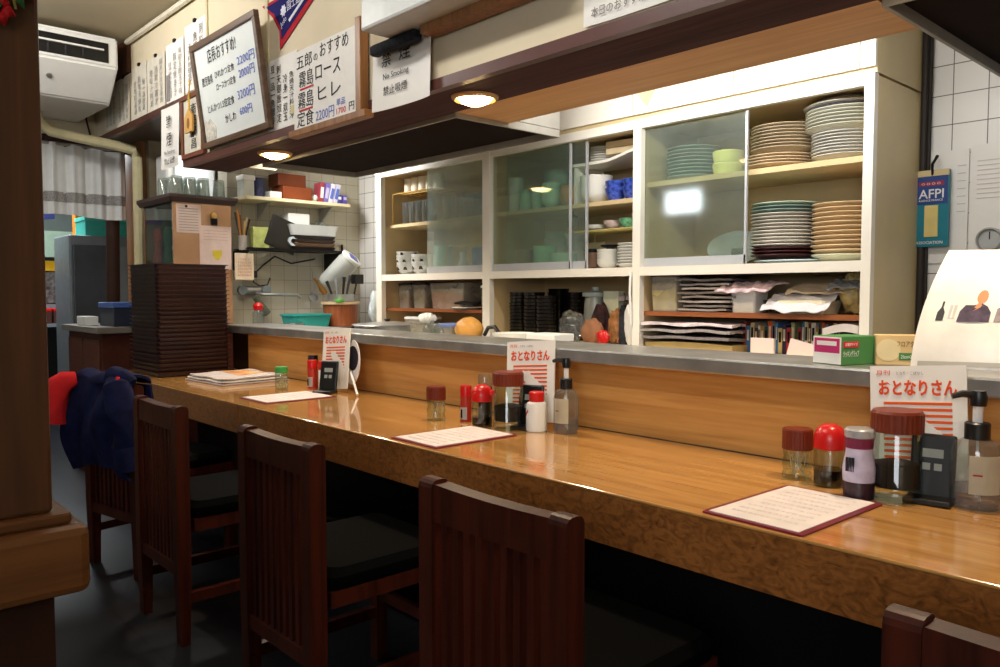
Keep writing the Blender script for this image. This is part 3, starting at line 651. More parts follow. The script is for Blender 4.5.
mb = MB(); mb.tube([(-6.62, 1.93, 0), (-6.62, 1.955, 1.2), (-6.615, 1.97, 2.3)], .05, 12)
solo('dark_post', 'dark brown round post at the side of the far doorway', 'post', mb, M('dark post', (62, 42, 34), .5), smooth=True)

# ------------------------------------------------------------------ low cabinet, glass showcase, white appliance
t = thing('low_cabinet', 'reddish brown low cabinet with grey top at the counter end', 'cabinet', (-5.75, 1.9, 0))
part('body', MB().box(-6.08, -5.33, 1.50, 2.36, 0, .945, .004), M('red brown body', (78, 40, 30), .5, var=.15), t, world=True)
part('top', MB().box(-6.10, -5.29, 1.46, 2.37, .945, .985, .004), M('grey worktop', (120, 114, 106), .5), t, world=True)
part('door', MB().box(-6.05, -5.72, 1.488, 1.50, .05, .9, .003), M('red brown door', (88, 46, 34), .45, var=.15), t, world=True)
part('door', MB().box(-5.70, -5.36, 1.488, 1.50, .05, .9, .003), MATS['red brown door'], t, world=True)
carton('cash_tray', 'blue lidded dark box on the grey topped low cabinet', 'box', -5.50, 1.70, .9855, .30, .24, .15, M('blue grey box', (40, 46, 60), .4), .0, M('blue lid', (70, 100, 170), .35))
carton('tissue_box', 'white box at the front edge of the low cabinet', 'box', -5.74, 1.53, .9855, .20, .08, .06, WHITE, 0)
t = thing('glass_showcase', 'copper sided showcase with dark top behind the tall stack of trays', 'showcase', (-5.6, 2.14, .986))
x0, x1, y0, y1 = -5.86, -5.30, 1.945, 2.34
part('end_panel', MB().box(x1 - .02, x1, y0, y1, .986, 1.80), M('copper sheet', (216, 168, 130), .25, .5, var=.08), t, world=True)
part('back_panel', MB().box(x0, x1 - .02, y1 - .02, y1, .986, 1.80), M('copper back', (150, 116, 90), .4), t, world=True)
part('end_panel', MB().box(x0, x0 + .02, y0, y1 - .02, .986, 1.80), FRAMEW, t, world=True)
part('front_glass', MB().box(x0 + .02, x1 - .02, y0, y0 + .005, .986, 1.80), GLASS, t, world=True)
part('top', loft(MB(), [(.60, .44, .01, 1.80), (.64, .47, .01, 1.83), (.64, .47, .01, 1.85)], c=((x0 + x1) / 2, (y0 + y1) / 2, 0)), M('dark showcase top', (64, 44, 40), .35), t, world=True)
part('shelf', MB().box(x0 + .02, x1 - .02, y0 + .02, y1 - .02, 1.40, 1.41), GLASS, t, world=True)
part('floor', MB().box(x0 + .02, x1 - .02, y0 + .006, y1 - .02, .986, .992), FRAMEW, t, world=True)
EAST = lambda y, z, x=x1: Matrix.Translation((x, y, z)) @ FACE_E
def enotice(name, label, y0_, y1_, z0, z1, mat, x=x1):
    t = thing(name, label, 'notice', (x, (y0_ + y1_) / 2, z0)); part('sheet', MB().box(x + .0005, x + .002, y0_, y1_, z0, z1), mat, t, world=True); return t
t = enotice('pink_notice', 'small pink ruled notice pinned high on the copper showcase side', 1.965, 2.13, 1.60, 1.79, PINKP)
for k in range(9): part('ruled_line', MB().box(x1 + .002, x1 + .003, 1.98, 2.11, 1.615 + k * .018, 1.618 + k * .018), GREYINK, t, world=True)
part('pin', MB().lathe([(0, 0), (.008, 0), (.008, .006), (0, .008)], (x1 + .002, 2.03, 1.775), 12, Matrix.Rotation(PI / 2, 3, 'Y')), BLACK, t, world=True)
t = enotice('pink_notice', 'large pink notice with a yellow emblem hanging on the copper showcase side', 2.115, 2.335, 1.36, 1.655, M('pink sheet', (240, 214, 204), .7), x1 + .003)
for k in range(4): part('ruled_line', MB().box(x1 + .005, x1 + .006, 2.14, 2.31, 1.56 + k * .02, 1.563 + k * .02), M('faint ink', (206, 180, 172), .7), t, world=True)
mb = MB(); mb.prism([(2.20, 1.49), (2.27, 1.49), (2.265, 1.455), (2.25, 1.43), (2.235, 1.425), (2.22, 1.43), (2.205, 1.455)], 'x', x1 + .005, x1 + .006); part('emblem', mb, M('yellow emblem', (232, 208, 70), .5), t, world=True)
t = thing('wall_clip', 'brass clip with dark jaw on the copper showcase side', 'clip', (x1, 2.215, 1.67))
part('disc', MB().lathe([(0, 0), (.025, 0), (.02, .012), (0, .016)], (0, 0, .055), 16, Matrix.Rotation(PI / 2, 3, 'Y')), M('brass', (206, 166, 96), .3, .6), t, True)
part('jaw', MB().box(0, .02, -.022, .022, -.01, .035, .005), BLACKM, t)
rnd = random.Random(8)
for k in range(9):
    c = [(200, 60, 50), (230, 225, 215), (60, 90, 60), (220, 180, 60), (40, 40, 60), (150, 90, 50), (180, 190, 200), (90, 40, 60), (210, 140, 90)][k]
    x_ = -5.80 + (k % 5) * .10; z_ = 1.412 if k < 5 else .9925; y_ = 2.02 + .06 * (k % 2)
    o = solo('ornament', ['small red', 'pale', 'dark green', 'yellow', 'dark blue', 'brown', 'pale blue', 'plum', 'tan'][k] + ' ornament standing in the glass showcase', 'ornament',
             MB().lathe([(0, 0), (.032, 0), (.036, .03), (.022, .10), (.03, .15), (.034, .19), (.02, .24), (0, .25)], seg=14), M('ornament %d' % k, c, .4, var=.3, scale=60), (x_, y_, z_), 0, 'ornaments in the glass showcase', True)
def tumbler(r, h, t_=.003): return [(0, 0), (r * .8, 0), (r * .86, .004), (r, h), (r - t_, h), (r * .8 - t_, .012), (0, .012)]
gm = MB().lathe(tumbler(.042, .125), seg=16).mesh('drinking_glass', glass('tumbler glass', (232, 238, 236), .12, .16, (226, 226, 216), .05), True)  # white haze mixed into the glass so the tumblers look pale with light
gt = Matrix.Rotation(PI, 4, 'X'); gm.transform(Matrix.Translation((0, 0, .125)) @ gt)
k = 0
for (x_, y_, lv) in ((-5.35, 1.99, 1), (-5.35, 2.08, 1), (-5.35, 2.17, 1), (-5.44, 2.0, 1), (-5.44, 2.09, 1), (-5.44, 2.18, 1), (-5.53, 1.97, 1), (-5.53, 2.06, 1), (-5.53, 2.15, 1), (-5.62, 2.0, 1)):
    for j in range(lv):
        solo('drinking_glass', 'clear tumbler turned upside down in the cluster on the dark showcase top', 'glass', gm, None, (x_, y_, 1.851 + j * .098), 0, 'upturned tumblers on the showcase')
solo('drinking_glass', 'clear tumbler standing apart from the cluster on the dark showcase top', 'glass', gm, None, (-5.37, 2.285, 1.851), 0, 'upturned tumblers on the showcase')
t = thing('white_appliance', 'white panelled box with slats on the wall behind the tumblers', 'appliance', (-6.0, 2.3, 1.78))
part('body', MB().box(-6.17, -5.96, 2.14, 2.52, 1.72, 2.22, .02), WHITE, t, world=True)
part('front_panel', MB().box(-5.96, -5.945, 2.20, 2.50, 1.80, 2.19, .01), M('bright panel', (238, 244, 248), .3), t, world=True)
for k in range(8): part('slat', MB().box(-5.96, -5.95, 2.15, 2.19, 1.76 + k * .022, 1.77 + k * .022), GREYM, t, world=True)

# ------------------------------------------------------------------ stack of trays
tm = loft(MB(), [(.436, .404, .02, 0), (.440, .408, .02, .004), (.446, .414, .025, .0225), (.472, .44, .025, .0245), (.472, .44, .025, .028), (.452, .42, .022, .0285), (.441, .409, .018, .007)]).mesh('serving_tray', LACQ)
rnd = random.Random(2)
for k in range(26):
    solo('serving_tray', 'glossy dark lacquer tray in the tall square stack on the counter', 'tray', tm, None, (-4.805 + rnd.uniform(-.003, .003) - .0005 * k, 1.79 + rnd.uniform(-.003, .003), .7205 + k * .02475), rnd.uniform(-.006, .006), 'lacquer trays stacked on the counter')

# ------------------------------------------------------------------ crockery
def plate_p(r, h=.022, foot=.55): return [(0, 0), (r * foot, 0), (r * foot, .004), (r * .75, h * .35), (r, h), (r * .985, h + .003), (r * .72, h * .35 + .004), (r * foot, .008), (0, .008)]
def bowl_p(r, h, foot=.45, t_=.0022): return [(0, 0), (r * foot, 0), (r * foot, .006), (r * .8, h * .38), (r * .96, h * .75), (r, h), (r - t_, h), (r * .92 - t_, h * .72), (r * .76 - t_, h * .4), (r * foot, .012), (0, .011)]
def cup_p(r, h, t_=.0025): return [(0, 0), (r * .85, 0), (r * .95, .01), (r, h), (r - t_, h), (r * .9 - t_, .012), (0, .01)]
RS = random.Random(11)
def stack(name, label, cat, group, prof, mat, n, x, y, z, dz, jit=.002, seg=36, sx=1, sy=1, R=None, rot=0, mesh=None):
    me = mesh or MB().lathe(prof, seg=seg, sx=sx, sy=sy).mesh(name, mat, True)
    if mesh is None and isinstance(mat, (list, tuple)): pass
    for k in range(n):
        solo(name, label, cat, me, None, (x + RS.uniform(-jit, jit), y + RS.uniform(-jit, jit), z + k * dz), RS.uniform(-.05, .05) + rot, group if n > 1 else None)
Z3, Z2, Z1, ZM = 1.7205, 1.6575, 1.6525, 1.3225
# bay with the big plates (nearest)
stack('plate', 'beige plate in the lower wide stack on the upper open shelf', 'plate', 'wide beige plates low in the stack', plate_p(.150, .018), BEIGECH, 4, -1.715, 3.2, Z3, .0125)
stack('plate', 'grey beige plate in the upper part of the stack on the top open shelf', 'plate', 'beige plates high in the stack', plate_p(.135, .028), M('stone china', (186, 168, 140), .3), 8, -1.70, 3.2, Z3 + .058, .0135)
stack('plate', 'grey plate in the lower half of the corner stack on the top open shelf', 'plate', 'corner stack lower plates', plate_p(.128, .026), GREYCH, 8, -1.435, 3.2, Z3, .0125)
stack('plate', 'pale plate in the flaring upper half of the corner stack on the top open shelf', 'plate', 'corner stack upper plates', plate_p(.155, .035, .45), M('pale grey china', (196, 196, 180), .25), 6, -1.43, 3.2, Z3 + .102, .0135)
solo('plate', 'dark rimmed plate near the top of the corner stack on the top open shelf', 'plate', MB().lathe(plate_p(.15, .02), seg=36), M('slate china', (72, 72, 84), .3), (-1.43, 3.2, Z3 + .192), smooth=True)
solo('plate', 'broad pale plate lying askew second from the top of the corner stack', 'plate', MB().lathe(plate_p(.155, .02), seg=36), GREYCH, (-1.435, 3.19, Z3 + .203), smooth=True)
solo('plate', 'domed white plate topping the corner stack on the top open shelf', 'plate', MB().lathe([(0, .024), (.09, .022), (.145, 0), (.15, .002), (.10, .028), (0, .031)], seg=36), CHINA, (-1.435, 3.2, Z3 + .226), smooth=True)
stack('plate', 'green grey plate behind the grimy glass on the upper shelf', 'plate', 'plates behind the grimy glass', plate_p(.125, .022), M('celadon china', (168, 184, 172), .25), 9, -2.16, 3.22, Z3, .0165)
for k in range(2):
    mb = MB().lathe([(0, 0), (.06, 0), (.068, .045), (.064, .05), (.055, .01), (0, .008)], seg=28)
    solo('tub', ['pale yellow tub at the bottom of the pair behind the grimy glass', 'pale yellow tub on top of the pair behind the grimy glass'][k], 'tub', mb, M('yellow tub', (226, 220, 140), .4), (-1.915, 3.12, Z3 + k * .052), smooth=True)
cols = [('dark brown lacquer', (70, 34, 34), 3), ('white', (214, 208, 196), 5), ('pale', (196, 190, 178), 5), ('green rimmed', (126, 146, 136), 2)]
z = ZM
solo('tray_plate', 'pale blue oval dish leaning under the lacquer plates on the lower open shelf', 'dish', MB().lathe(plate_p(.155, .012), seg=32, sx=1, sy=.7), M('pale blue china', (186, 206, 212), .25), (-1.64, 3.16, z), smooth=True)
z += .017
for nm, c, n in cols:
    stack('plate', nm + ' plate in the mixed stack on the lower open shelf', 'plate', nm + ' plates of the mixed stack', plate_p(.136, .02), M(nm + ' plate', c, .28), n, -1.69, 3.2, z, .0142); z += n * .0142 + .001
solo('plate', 'pale green plate topping the mixed stack on the lower open shelf', 'plate', MB().lathe(plate_p(.137, .02), seg=36), M('pale green plate', (180, 198, 180), .25), (-1.685, 3.2, z), smooth=True)
stack('plate', 'tan speckled plate in the corner stack on the lower open shelf', 'plate', 'tan plates of the lower corner stack', plate_p(.13, .026), TANCH, 11, -1.425, 3.2, ZM + .022, .0185)
solo('plate', 'pale celadon plate under the tan stack on the lower open shelf', 'plate', MB().lathe(plate_p(.128, .03), seg=36), M('celadon pale', (206, 206, 176), .3), (-1.425, 3.2, ZM - .0005), smooth=True)
solo('platter', 'large grey round platter leaning behind the grimy glass door', 'platter', MB().lathe(plate_p(.16, .018), (0, 0, .082), 36, Matrix.Rotation(PI / 2 - .3, 3, 'X'), 1, .5), M('dull platter', (150, 152, 146), .3), (-1.96, 3.30, ZM + .002), smooth=True)
solo('glass_jar', 'clear glass jar beside the grimy door on the lower plate shelf', 'jar', MB().lathe(cup_p(.035, .07), seg=18), CLEARP, (-1.835, 3.09, ZM), smooth=True)
# middle bay
stack('teacup', 'white teacup in the tall corner stack behind the middle glass', 'cup', 'white corner teacups', cup_p(.044, .05), CHINA, 7, -3.275, 3.13, Z2, .0235, seg=22)
stack('teacup', 'mint teacup in the shorter stack behind the middle glass', 'cup', 'mint teacups short stack', cup_p(.036, .045), MINT, 5, -3.175, 3.11, Z2, .0165, seg=20)
stack('teacup', 'mint teacup in the second short stack behind the middle glass', 'cup', 'mint teacups second stack', cup_p(.038, .048), M('mint grey china', (170, 206, 184), .25), 5, -3.08, 3.11, Z2, .0165, seg=20)
stack('rice_bowl', 'mint rice bowl before the orange ones behind the middle glass', 'bowl', 'mint rice bowls', bowl_p(.055, .055), M('pale mint china', (190, 226, 206), .25), 5, -2.98, 3.11, Z2, .019, seg=24)
stack('rice_bowl', 'orange and cream bowl beside the sliding rail behind the middle glass', 'bowl', 'orange and cream bowls', bowl_p(.058, .05), M('orange bowl', (206, 150, 104), .3), 4, -2.86, 3.13, Z2, .019, seg=24)
stack('mixing_bowl', 'grey green bowl high at the back of the middle shelf', 'bowl', 'grey green back bowls', bowl_p(.075, .08), M('grey green china', (168, 186, 168), .3), 6, -3.13, 3.31, Z2, .031, seg=26)
stack('mixing_bowl', 'pale bowl in the back stack beside the orange bowls', 'bowl', 'pale back bowls', bowl_p(.072, .075), GREYCH, 6, -2.93, 3.31, Z2, .026, seg=26)
stack('soup_bowl', 'white bowl in the tall ribbed stack beside the blue cups', 'bowl', 'white ribbed soup bowls', bowl_p(.085, .06, .5), CHINA, 7, -2.69, 3.14, Z2, .0135, seg=30)
BW = M('blue and white china', (60, 82, 170), .2, var=.7, scale=55)
for k, (x_, y_) in enumerate(((-2.545, 3.12), (-2.44, 3.12))):
    stack('patterned_cup', ['blue and white patterned cup beside the white ribbed bowls', 'blue and white patterned cup half hidden by the cabinet upright'][k], 'cup', ['blue cups by the bowls', 'blue cups by the upright'][k], bowl_p(.055, .065, .6), BW, 2, x_, y_, Z2, .035, seg=24)
mb = MB(); mb.slab(lambda u, v: (-.22 + .46 * u, -.13 + .24 * v, .02 * S(max(0, (u - .45) / .55)) * 2), 16, 4, (0, 0, .014)); mb.box(-.21, -.195, -.12, .10, -.197, 0); mb.box(.20, .215, -.12, .10, -.197, .02)
solo('cabinet_riser', 'warped white riser board over the white bowls and blue cups', 'riser', mb, CREAM, (-2.60, 3.22, 1.655 + .1985))
stack('saucer', 'white saucer in the stack on the warped riser board', 'saucer', 'saucers on the riser', plate_p(.07, .016), CHINA, 6, -2.70, 3.2, 1.8705, .0125, seg=26)
for k in range(2):
    carton('cardboard_box', ['flat tan box at the bottom on the warped riser board', 'flat tan box on top of another on the warped riser board'][k], 'box', -2.53, 3.19, 1.895 + k * .033, .17, .14, .032, M('tan card', (206, 186, 150), .6), .1)
# middle bay, lower shelf
rk = thing('wire_rack', 'yellow wire rack across the lower middle shelf', 'rack', (-2.60, 3.18, ZM))
YW = M('yellow wire', (206, 184, 110), .4)
for y_ in (-.10, -.05, 0, .05, .10): part('wire', MB().tube([(-.22, y_, .195), (.24, y_, .195)], .004, 6), YW, rk)
for x_ in (-.22, .24):
    for y_ in (-.10, .10): part('leg', MB().tube([(x_, y_, 0), (x_, y_, .195)], .004, 6), YW, rk)
solo('small_dish', 'white shallow dish at the end of the yellow wire rack', 'dish', MB().lathe(bowl_p(.055, .03), seg=24), CHINA, (-2.72, 3.17, ZM + .20), smooth=True)
solo('small_bowl', 'pinkish small bowl on the yellow wire rack', 'bowl', MB().lathe(bowl_p(.05, .045), seg=24), M('pinkish china', (214, 190, 182), .3), (-2.60, 3.17, ZM + .20), smooth=True)
solo('small_bowl', 'green and white patterned bowl on the yellow wire rack', 'bowl', MB().lathe(bowl_p(.055, .05, .6), seg=24), M('green pattern china', (110, 176, 130), .3, var=.5, scale=50), (-2.495, 3.17, ZM + .20), smooth=True)
stack('dark_bowl', 'brown and white rimmed bowl low beside the white wavy bowls', 'bowl', 'brown white rimmed bowls', bowl_p(.046, .032), M('brown white china', (120, 92, 74), .3, var=.7, scale=40), 5, -2.715, 3.14, ZM, .0135, seg=22)
solo('black_bowl', 'black bowl topping the brown and white rimmed stack', 'bowl', MB().lathe(bowl_p(.046, .035), seg=22), BLACK, (-2.715, 3.14, ZM + .070), smooth=True)
stack('wavy_bowl', 'white wavy bowl in the stack under the yellow wire rack', 'bowl', 'white wavy bowls', bowl_p(.057, .036, .5), CHINA, 5, -2.605, 3.13, ZM, .0155, seg=24, sx=1.0)
solo('black_bowl', 'flat black bowl lying on the white wavy bowls', 'bowl', MB().lathe(bowl_p(.05, .02), seg=22), BLACK, (-2.605, 3.15, ZM + .102), smooth=True)
stack('white_plate', 'white plate in the stack beside the cabinet upright under the wire rack', 'plate', 'white plates under the rack', plate_p(.068, .02), CHINA, 8, -2.465, 3.14, ZM, .0145, seg=26)
stack('storage_bowl', 'mint bowl in the low stack behind the lower middle glass', 'bowl', 'mint bowls behind lower glass', bowl_p(.065, .05, .55), MINT, 5, -3.06, 3.14, ZM, .021, seg=24)
stack('storage_bowl', 'pale mint bowl in the wide low stack behind the lower middle glass', 'bowl', 'pale mint wide bowls', bowl_p(.075, .04, .55), M('mint pale', (196, 222, 206), .25), 4, -2.90, 3.12, ZM, .0165, seg=26)
stack('storage_bowl', 'tall grey bowl at the back behind the lower middle glass', 'bowl', 'tall grey bowls', bowl_p(.072, .07, .6), GREYCH, 5, -3.12, 3.30, ZM, .038, seg=24)
stack('storage_bowl', 'grey white bowl at the back beside the beige box', 'bowl', 'grey white back bowls', bowl_p(.068, .07, .6), M('grey white china', (206, 206, 198), .25), 4, -2.97, 3.30, ZM, .045, seg=24)
stack('brown_cup', 'brown and white cup in the corner behind the lower middle glass', 'cup', 'brown and white cups', cup_p(.052, .05), M('brown white cup', (170, 136, 116), .3), 3, -3.20, 3.12, ZM, .033, seg=22)
carton('cardboard_box', 'beige box behind the lower middle sliding door', 'box', -2.79, 3.31, ZM, .12, .10, .15, M('beige card', (206, 190, 150), .6))
stack('wine_glass', 'clear stemmed glass hanging mouth down under the middle shelf', 'glass', 'stemmed glasses under the shelf', [(0, 0), (.028, 0), (.032, .03), (.026, .06), (.005, .07), (.004, .095), (.026, .10), (0, .101)], CLEARP, 1, -2.86, 3.15, ZM + .225, 0, seg=18)
# far bay
stack('paper_cup', 'white cup standing in the row on the wire rack of the far bay', 'cup', 'white cups in the far bay', cup_p(.036, .09), M('cream cup', (232, 222, 200), .4), 1, -4.33, 3.15, Z1 + .215, 0, seg=20)
pc = bpy.data.objects[[o.name for o in bpy.data.objects if o.name.startswith('paper_cup')][0]]; pc['group'] = 'white cups in the far bay'
for x_ in (-4.252, -4.174, -4.096, -4.018): dup(pc, (x_, 3.15, Z1 + .215))
rk = thing('glass_rack', 'brass wire rack holding upright tumblers in the far bay', 'rack', (-4.21, 3.16, Z1))
BW_ = M('brass wire', (196, 156, 84), .4, .3)
for y_ in (-.09, -.03, .03, .09): part('wire', MB().tube([(-.20, y_, .205), (.24, y_, .205)], .004, 6), BW_, rk)
for x_ in (-.20, .24):
    for y_ in (-.09, .09): part('leg', MB().tube([(x_, y_, 0), (x_, y_, .205)], .004, 6), BW_, rk)
lg = MB().lathe(tumbler(.03, .15), seg=16).mesh('tall_glass', CLEARP, True)
for k in range(5): solo('tall_glass', 'tall clear glass under the brass rack in the far bay', 'glass', lg, None, (-4.34 + k * .072, 3.13, Z1), 0, 'tall glasses under the brass rack')
for k in range(5): solo('tall_glass', 'tall clear glass behind the far sliding glass door', 'glass', lg, None, (-3.92 + k * .085, 3.14, Z1), 0, 'tall glasses behind the far door')
for k in range(4): solo('tall_glass', 'clear glass at the back behind the far sliding door', 'glass', lg, None, (-3.88 + k * .10, 3.27, Z1), 0, 'clear glasses at the back')
PAT = M('black figured china', (206, 206, 200), .2, var=0)
CAT_ = M('black figure glaze', (20, 20, 22), .2, var=0)
def figured(label, x, y, z, group, n):
    me = MB().lathe(bowl_p(.074, .058, .5), seg=26).mesh('figured_bowl', PAT, True); mk = []
    for a in (-1.9, -1.0, -2.8, .4):
        mb = MB()
        def fn(u, v, a=a): th = a + .42 * (u - .5) * (1 - .5 * v); zz = .030 + .020 * v; r_ = .0655 + .0075 * v + .0012; return (r_ * math.cos(th), r_ * math.sin(th), zz)
        mb.slab(fn, 6, 5, (0, 0, .001)); mk.append(mb.mesh('cat_figure', CAT_))
    for k in range(n):
        t = thing('figured_bowl', label, 'bowl', (x + RS.uniform(-.003, .003), y, z + k * .0235), RS.uniform(-.4, .4), group)
        part('body', me, None, t)
        if k in (0, 2, 4):
            for q in mk: part('black_figure', q, None, t)
figured('white bowl with black figures in the corner stack of the far bay', -4.335, 3.13, ZM, 'black figured bowls corner stack', 5)
figured('white bowl with black figures in the second stack of the far bay', -4.17, 3.13, ZM, 'black figured bowls second stack', 4)
stack('square_dish', 'pale dish piled behind the black figured bowls', 'dish', 'pale dishes behind the figured bowls', cup_p(.06, .03), GREYCH, 8, -4.26, 3.31, ZM, .0285, seg=4, rot=.7)
stack('glazed_bowl', 'celadon bowl in the stack behind the far sliding door', 'bowl', 'celadon bowls far door', bowl_p(.06, .05, .6), M('celadon', (176, 204, 190), .25), 6, -3.955, 3.13, ZM, .025, seg=24)
rk = thing('wire_rack', 'pale wire rack over the sake flask in the far bay', 'rack', (-3.66, 3.17, ZM))
for y_ in (-.08, 0, .08): part('wire', MB().tube([(-.20, y_, .17), (.20, y_, .17)], .004, 6), YW, rk)
for x_ in (-.20, .20):
    for y_ in (-.08, .08): part('leg', MB().tube([(x_, y_, 0), (x_, y_, .17)], .004, 6), YW, rk)
solo('sake_flask', 'white sake flask with a narrow neck under the pale wire rack', 'flask', MB().lathe([(0, 0), (.03, 0), (.036, .03), (.032, .06), (.016, .085), (.015, .10), (.024, .125), (.02, .125), (.012, .10), (0, .098)], seg=22), CHINA, (-3.72, 3.10, ZM), smooth=True)
carton('blue_box', 'blue and white box beside the sake flask', 'box', -3.56, 3.12, ZM, .10, .08, .15, M('blue white card', (110, 142, 186), .4, var=.4, scale=20))
carton('dark_box', 'dark green box behind the sake flask', 'box', -3.72, 3.30, ZM, .16, .08, .15, M('dark green card', (44, 62, 54), .4))
# open lower shelves: far bay
ZL1, ZB = 1.1005, .9405
def tubbox(label, x, y, z, sx, sy, sz, mat, cont, lid, rz=0, name='food_container'):
    t = thing(name, label, 'container', (x, y, z), rz)
    mb = MB(); loft(mb, [(sx * .9, sy * .9, .012, 0), (sx, sy, .014, sz), (sx - .006, sy - .006, .012, sz), (sx * .9 - .006, sy * .9 - .006, .01, .004)]); part('tub', mb, mat, t, True)
    if cont: part('contents', loft(MB(), [(sx * .88, sy * .88, .01, .006), (sx * .93, sy * .93, .01, sz * .6)]), cont, t, True)
    if lid: part('lid', loft(MB(), [(sx + .004, sy + .004, .014, sz), (sx + .006, sy + .006, .015, sz + .012), (sx - .01, sy - .01, .012, sz + .016)]), lid, t, True)
    return t
CT = lambda n, c: M(n, c, .6, var=.4, scale=40)
tubbox('cloudy container with brown contents at the far end of the lower shelf', -4.33, 3.15, ZL1, .12, .12, .15, CLOUDYP, CT('brown food', (120, 80, 60)), BLACK)
tubbox('cloudy container with green flecks beside the far end one on the lower shelf', -4.16, 3.15, ZL1, .13, .12, .15, CLOUDYP, CT('green food', (120, 120, 90)), BLACK)
tubbox('wide cloudy container with reddish packs on the far lower shelf', -3.86, 3.18, ZL1, .34, .2, .16, CLOUDYP, CT('reddish food', (176, 110, 84)), None)
tubbox('pale square container against the upright on the far lower shelf', -3.50, 3.16, ZL1, .12, .12, .13, CLOUDYP, CT('pale food', (200, 190, 170)), WHITE)
solo('chopstick_dish', 'white shallow dish under dark packets on the far lower shelf', 'dish', MB().lathe(plate_p(.10, .012), seg=26), CHINA, (-3.66, 3.09, ZL1), smooth=True)
solo('dark_packet', 'dark crumpled packet lying on the white dish of the far lower shelf', 'packet', MB().slab(lambda u, v: (-.08 + .16 * u, -.04 + .08 * v, .012 * math.sin(u * 5) * math.sin(v * 4)), 10, 6, (0, 0, .012)), BLACK, (-3.66, 3.09, ZL1 + .030))
tubbox('cloudy low tub at the bottom of the far bay', -4.15, 3.12, ZB, .2, .16, .09, CLOUDYP, CT('grey food', (150, 140, 120)), WHITE)
# middle bay: black bowls, clutter
for k, (x_, y_, n_) in enumerate(((-3.255, 3.14, 12), (-3.12, 3.12, 12), (-3.00, 3.10, 11), (-3.08, 3.27, 13), (-2.93, 3.25, 12))):
    stack('lacquer_bowl', 'black lacquer bowl in the ' + ['first tower by the upright', 'second tower from the upright', 'front tower beside the clutter', 'back tower behind the others', 'back tower beside the clutter'][k], 'bowl', 'black bowl tower %s' % 'abcde'[k], bowl_p(.062, .05, .55), M('black lacquer', (18, 14, 14), .25, var=0), n_, x_, y_, ZB, .0195, seg=22)
t = thing('steel_jug', 'grey lidded jug behind the clutter in the middle bay', 'jug', (-2.76, 3.22, ZB))
part('body', MB().lathe([(0, 0), (.065, 0), (.06, .2), (.055, .24), (0, .24)], seg=24), M('jug grey', (150, 154, 150), .35, .2), t, True); part('lid', MB().lathe([(.058, .24), (.07, .242), (.07, .262), (.02, .272), (.02, .29), (0, .292)], seg=24), M('jug lid', (176, 186, 182), .35), t, True)
carton('white_carton', 'white and pale green carton standing behind the clutter', 'box', -2.62, 3.2, ZB, .10, .05, .27, M('pale green carton', (206, 210, 186), .5))
rnd = random.Random(21)
def lump(label, name, cat, c, r, mat, sd, sc_=(1, 1, 1), rz=0, am=1):
    q = wob(sd); mb = MB(); bmesh.ops.create_icosphere(mb.bm, subdivisions=4, radius=1)
    for v in mb.bm.verts:
        d = v.co.normalized(); k = 1 + am * .22 * q(d.x + d.z, d.y - d.z * .7) + am * .10 * q(d.y * 2.5, d.x * 2.5 + d.z)
        k += am * .05 * q(d.x * 6 + d.z * 3, d.y * 6 - d.z * 4)
        v.co = Vector((d.x * r * sc_[0], d.y * r * sc_[1], max(-.85, d.z) * r * sc_[2])) * k
    zmin = min(v.co.z for v in mb.bm.verts); bmesh.ops.translate(mb.bm, verts=mb.bm.verts[:], vec=(0, 0, -zmin))
    return solo(name, label, cat, mb, mat, c, rz, None, True)
lump('clear crumpled plastic bag in the middle bay clutter', 'plastic_bag', 'bag', (-2.78, 3.06, ZB), .07, CLEARP, 4, (1.2, .7, 1.2))
lump('brown paper bag slumped at the front of the clutter', 'paper_bag', 'bag', (-2.65, 3.07, ZB), .066, M('kraft paper', (150, 104, 76), .7), 5, (1.1, .6, 1), 0, .6)
lump('orange and brown snack packet in the clutter', 'snack_packet', 'packet', (-2.56, 3.15, ZB + .0), .06, M('orange packet', (176, 124, 80), .5, var=.5, scale=30), 6, (.8, .5, 1.5))
lump('red packet at the front of the clutter', 'snack_packet', 'packet', (-2.565, 3.05, ZB), .034, RED, 7, (1.1, .6, 1.1))
lump('dark wrapped bundle in the clutter', 'bundle', 'bundle', (-2.67, 3.16, ZB), .06, M('dark wrap', (60, 40, 44), .5, var=.7, scale=30), 8, (1, .6, 1.7))
lump('white plastic bag hanging against the upright beside the clutter', 'plastic_bag', 'bag', (-2.39, 3.06, ZB), .055, M('white bag', (232, 232, 230), .4), 9, (.8, .5, 2.0))
for k in range(3):
    t = thing('folded_pouch', ['dark striped folded pouch standing in the clutter', 'grey folded pouch standing in the clutter', 'black slim pouch standing in the clutter'][k], 'pouch', (-2.49 + k * .05, 3.12 + .03 * k, ZB), .2 * k)
    part('body', loft(MB(), [(.04, .03, .01, 0), (.05, .035, .012, .05), (.045, .03, .012, .17), (.02, .02, .006, .2)]), M('pouch %d' % k, [(50, 52, 60), (110, 110, 114), (30, 28, 30)][k], .6, var=.5, scale=50), t, True)
    part('strap', MB().tube([(0, 0, .2), (.01, 0, .24), (0, 0, .26)], .004, 6), BLACK, t)
solo('folded_newspaper', 'folded pinkish newspaper slanting over the middle clutter', 'newspaper', MB().slab(lambda u, v: (-.17 + .34 * u, -.08 + .16 * v, .03 * u + .012 * math.sin(v * 3)), 10, 6, (0, 0, .022)), M('pinkish newsprint', (200, 180, 180), .7, var=.15, scale=40), (-2.50, 3.26, ZB + .21))
t = thing('kitchen_tongs', 'red handled tongs hanging at the back of the middle bay', 'tongs', (-2.62, 3.44, 1.10))
for s_ in (-1, 1): part('handle', MB().tube([(0, 0, .13), (.03 * s_, 0, .06), (.035 * s_, 0, 0)], .007, 8), RED, t, True)
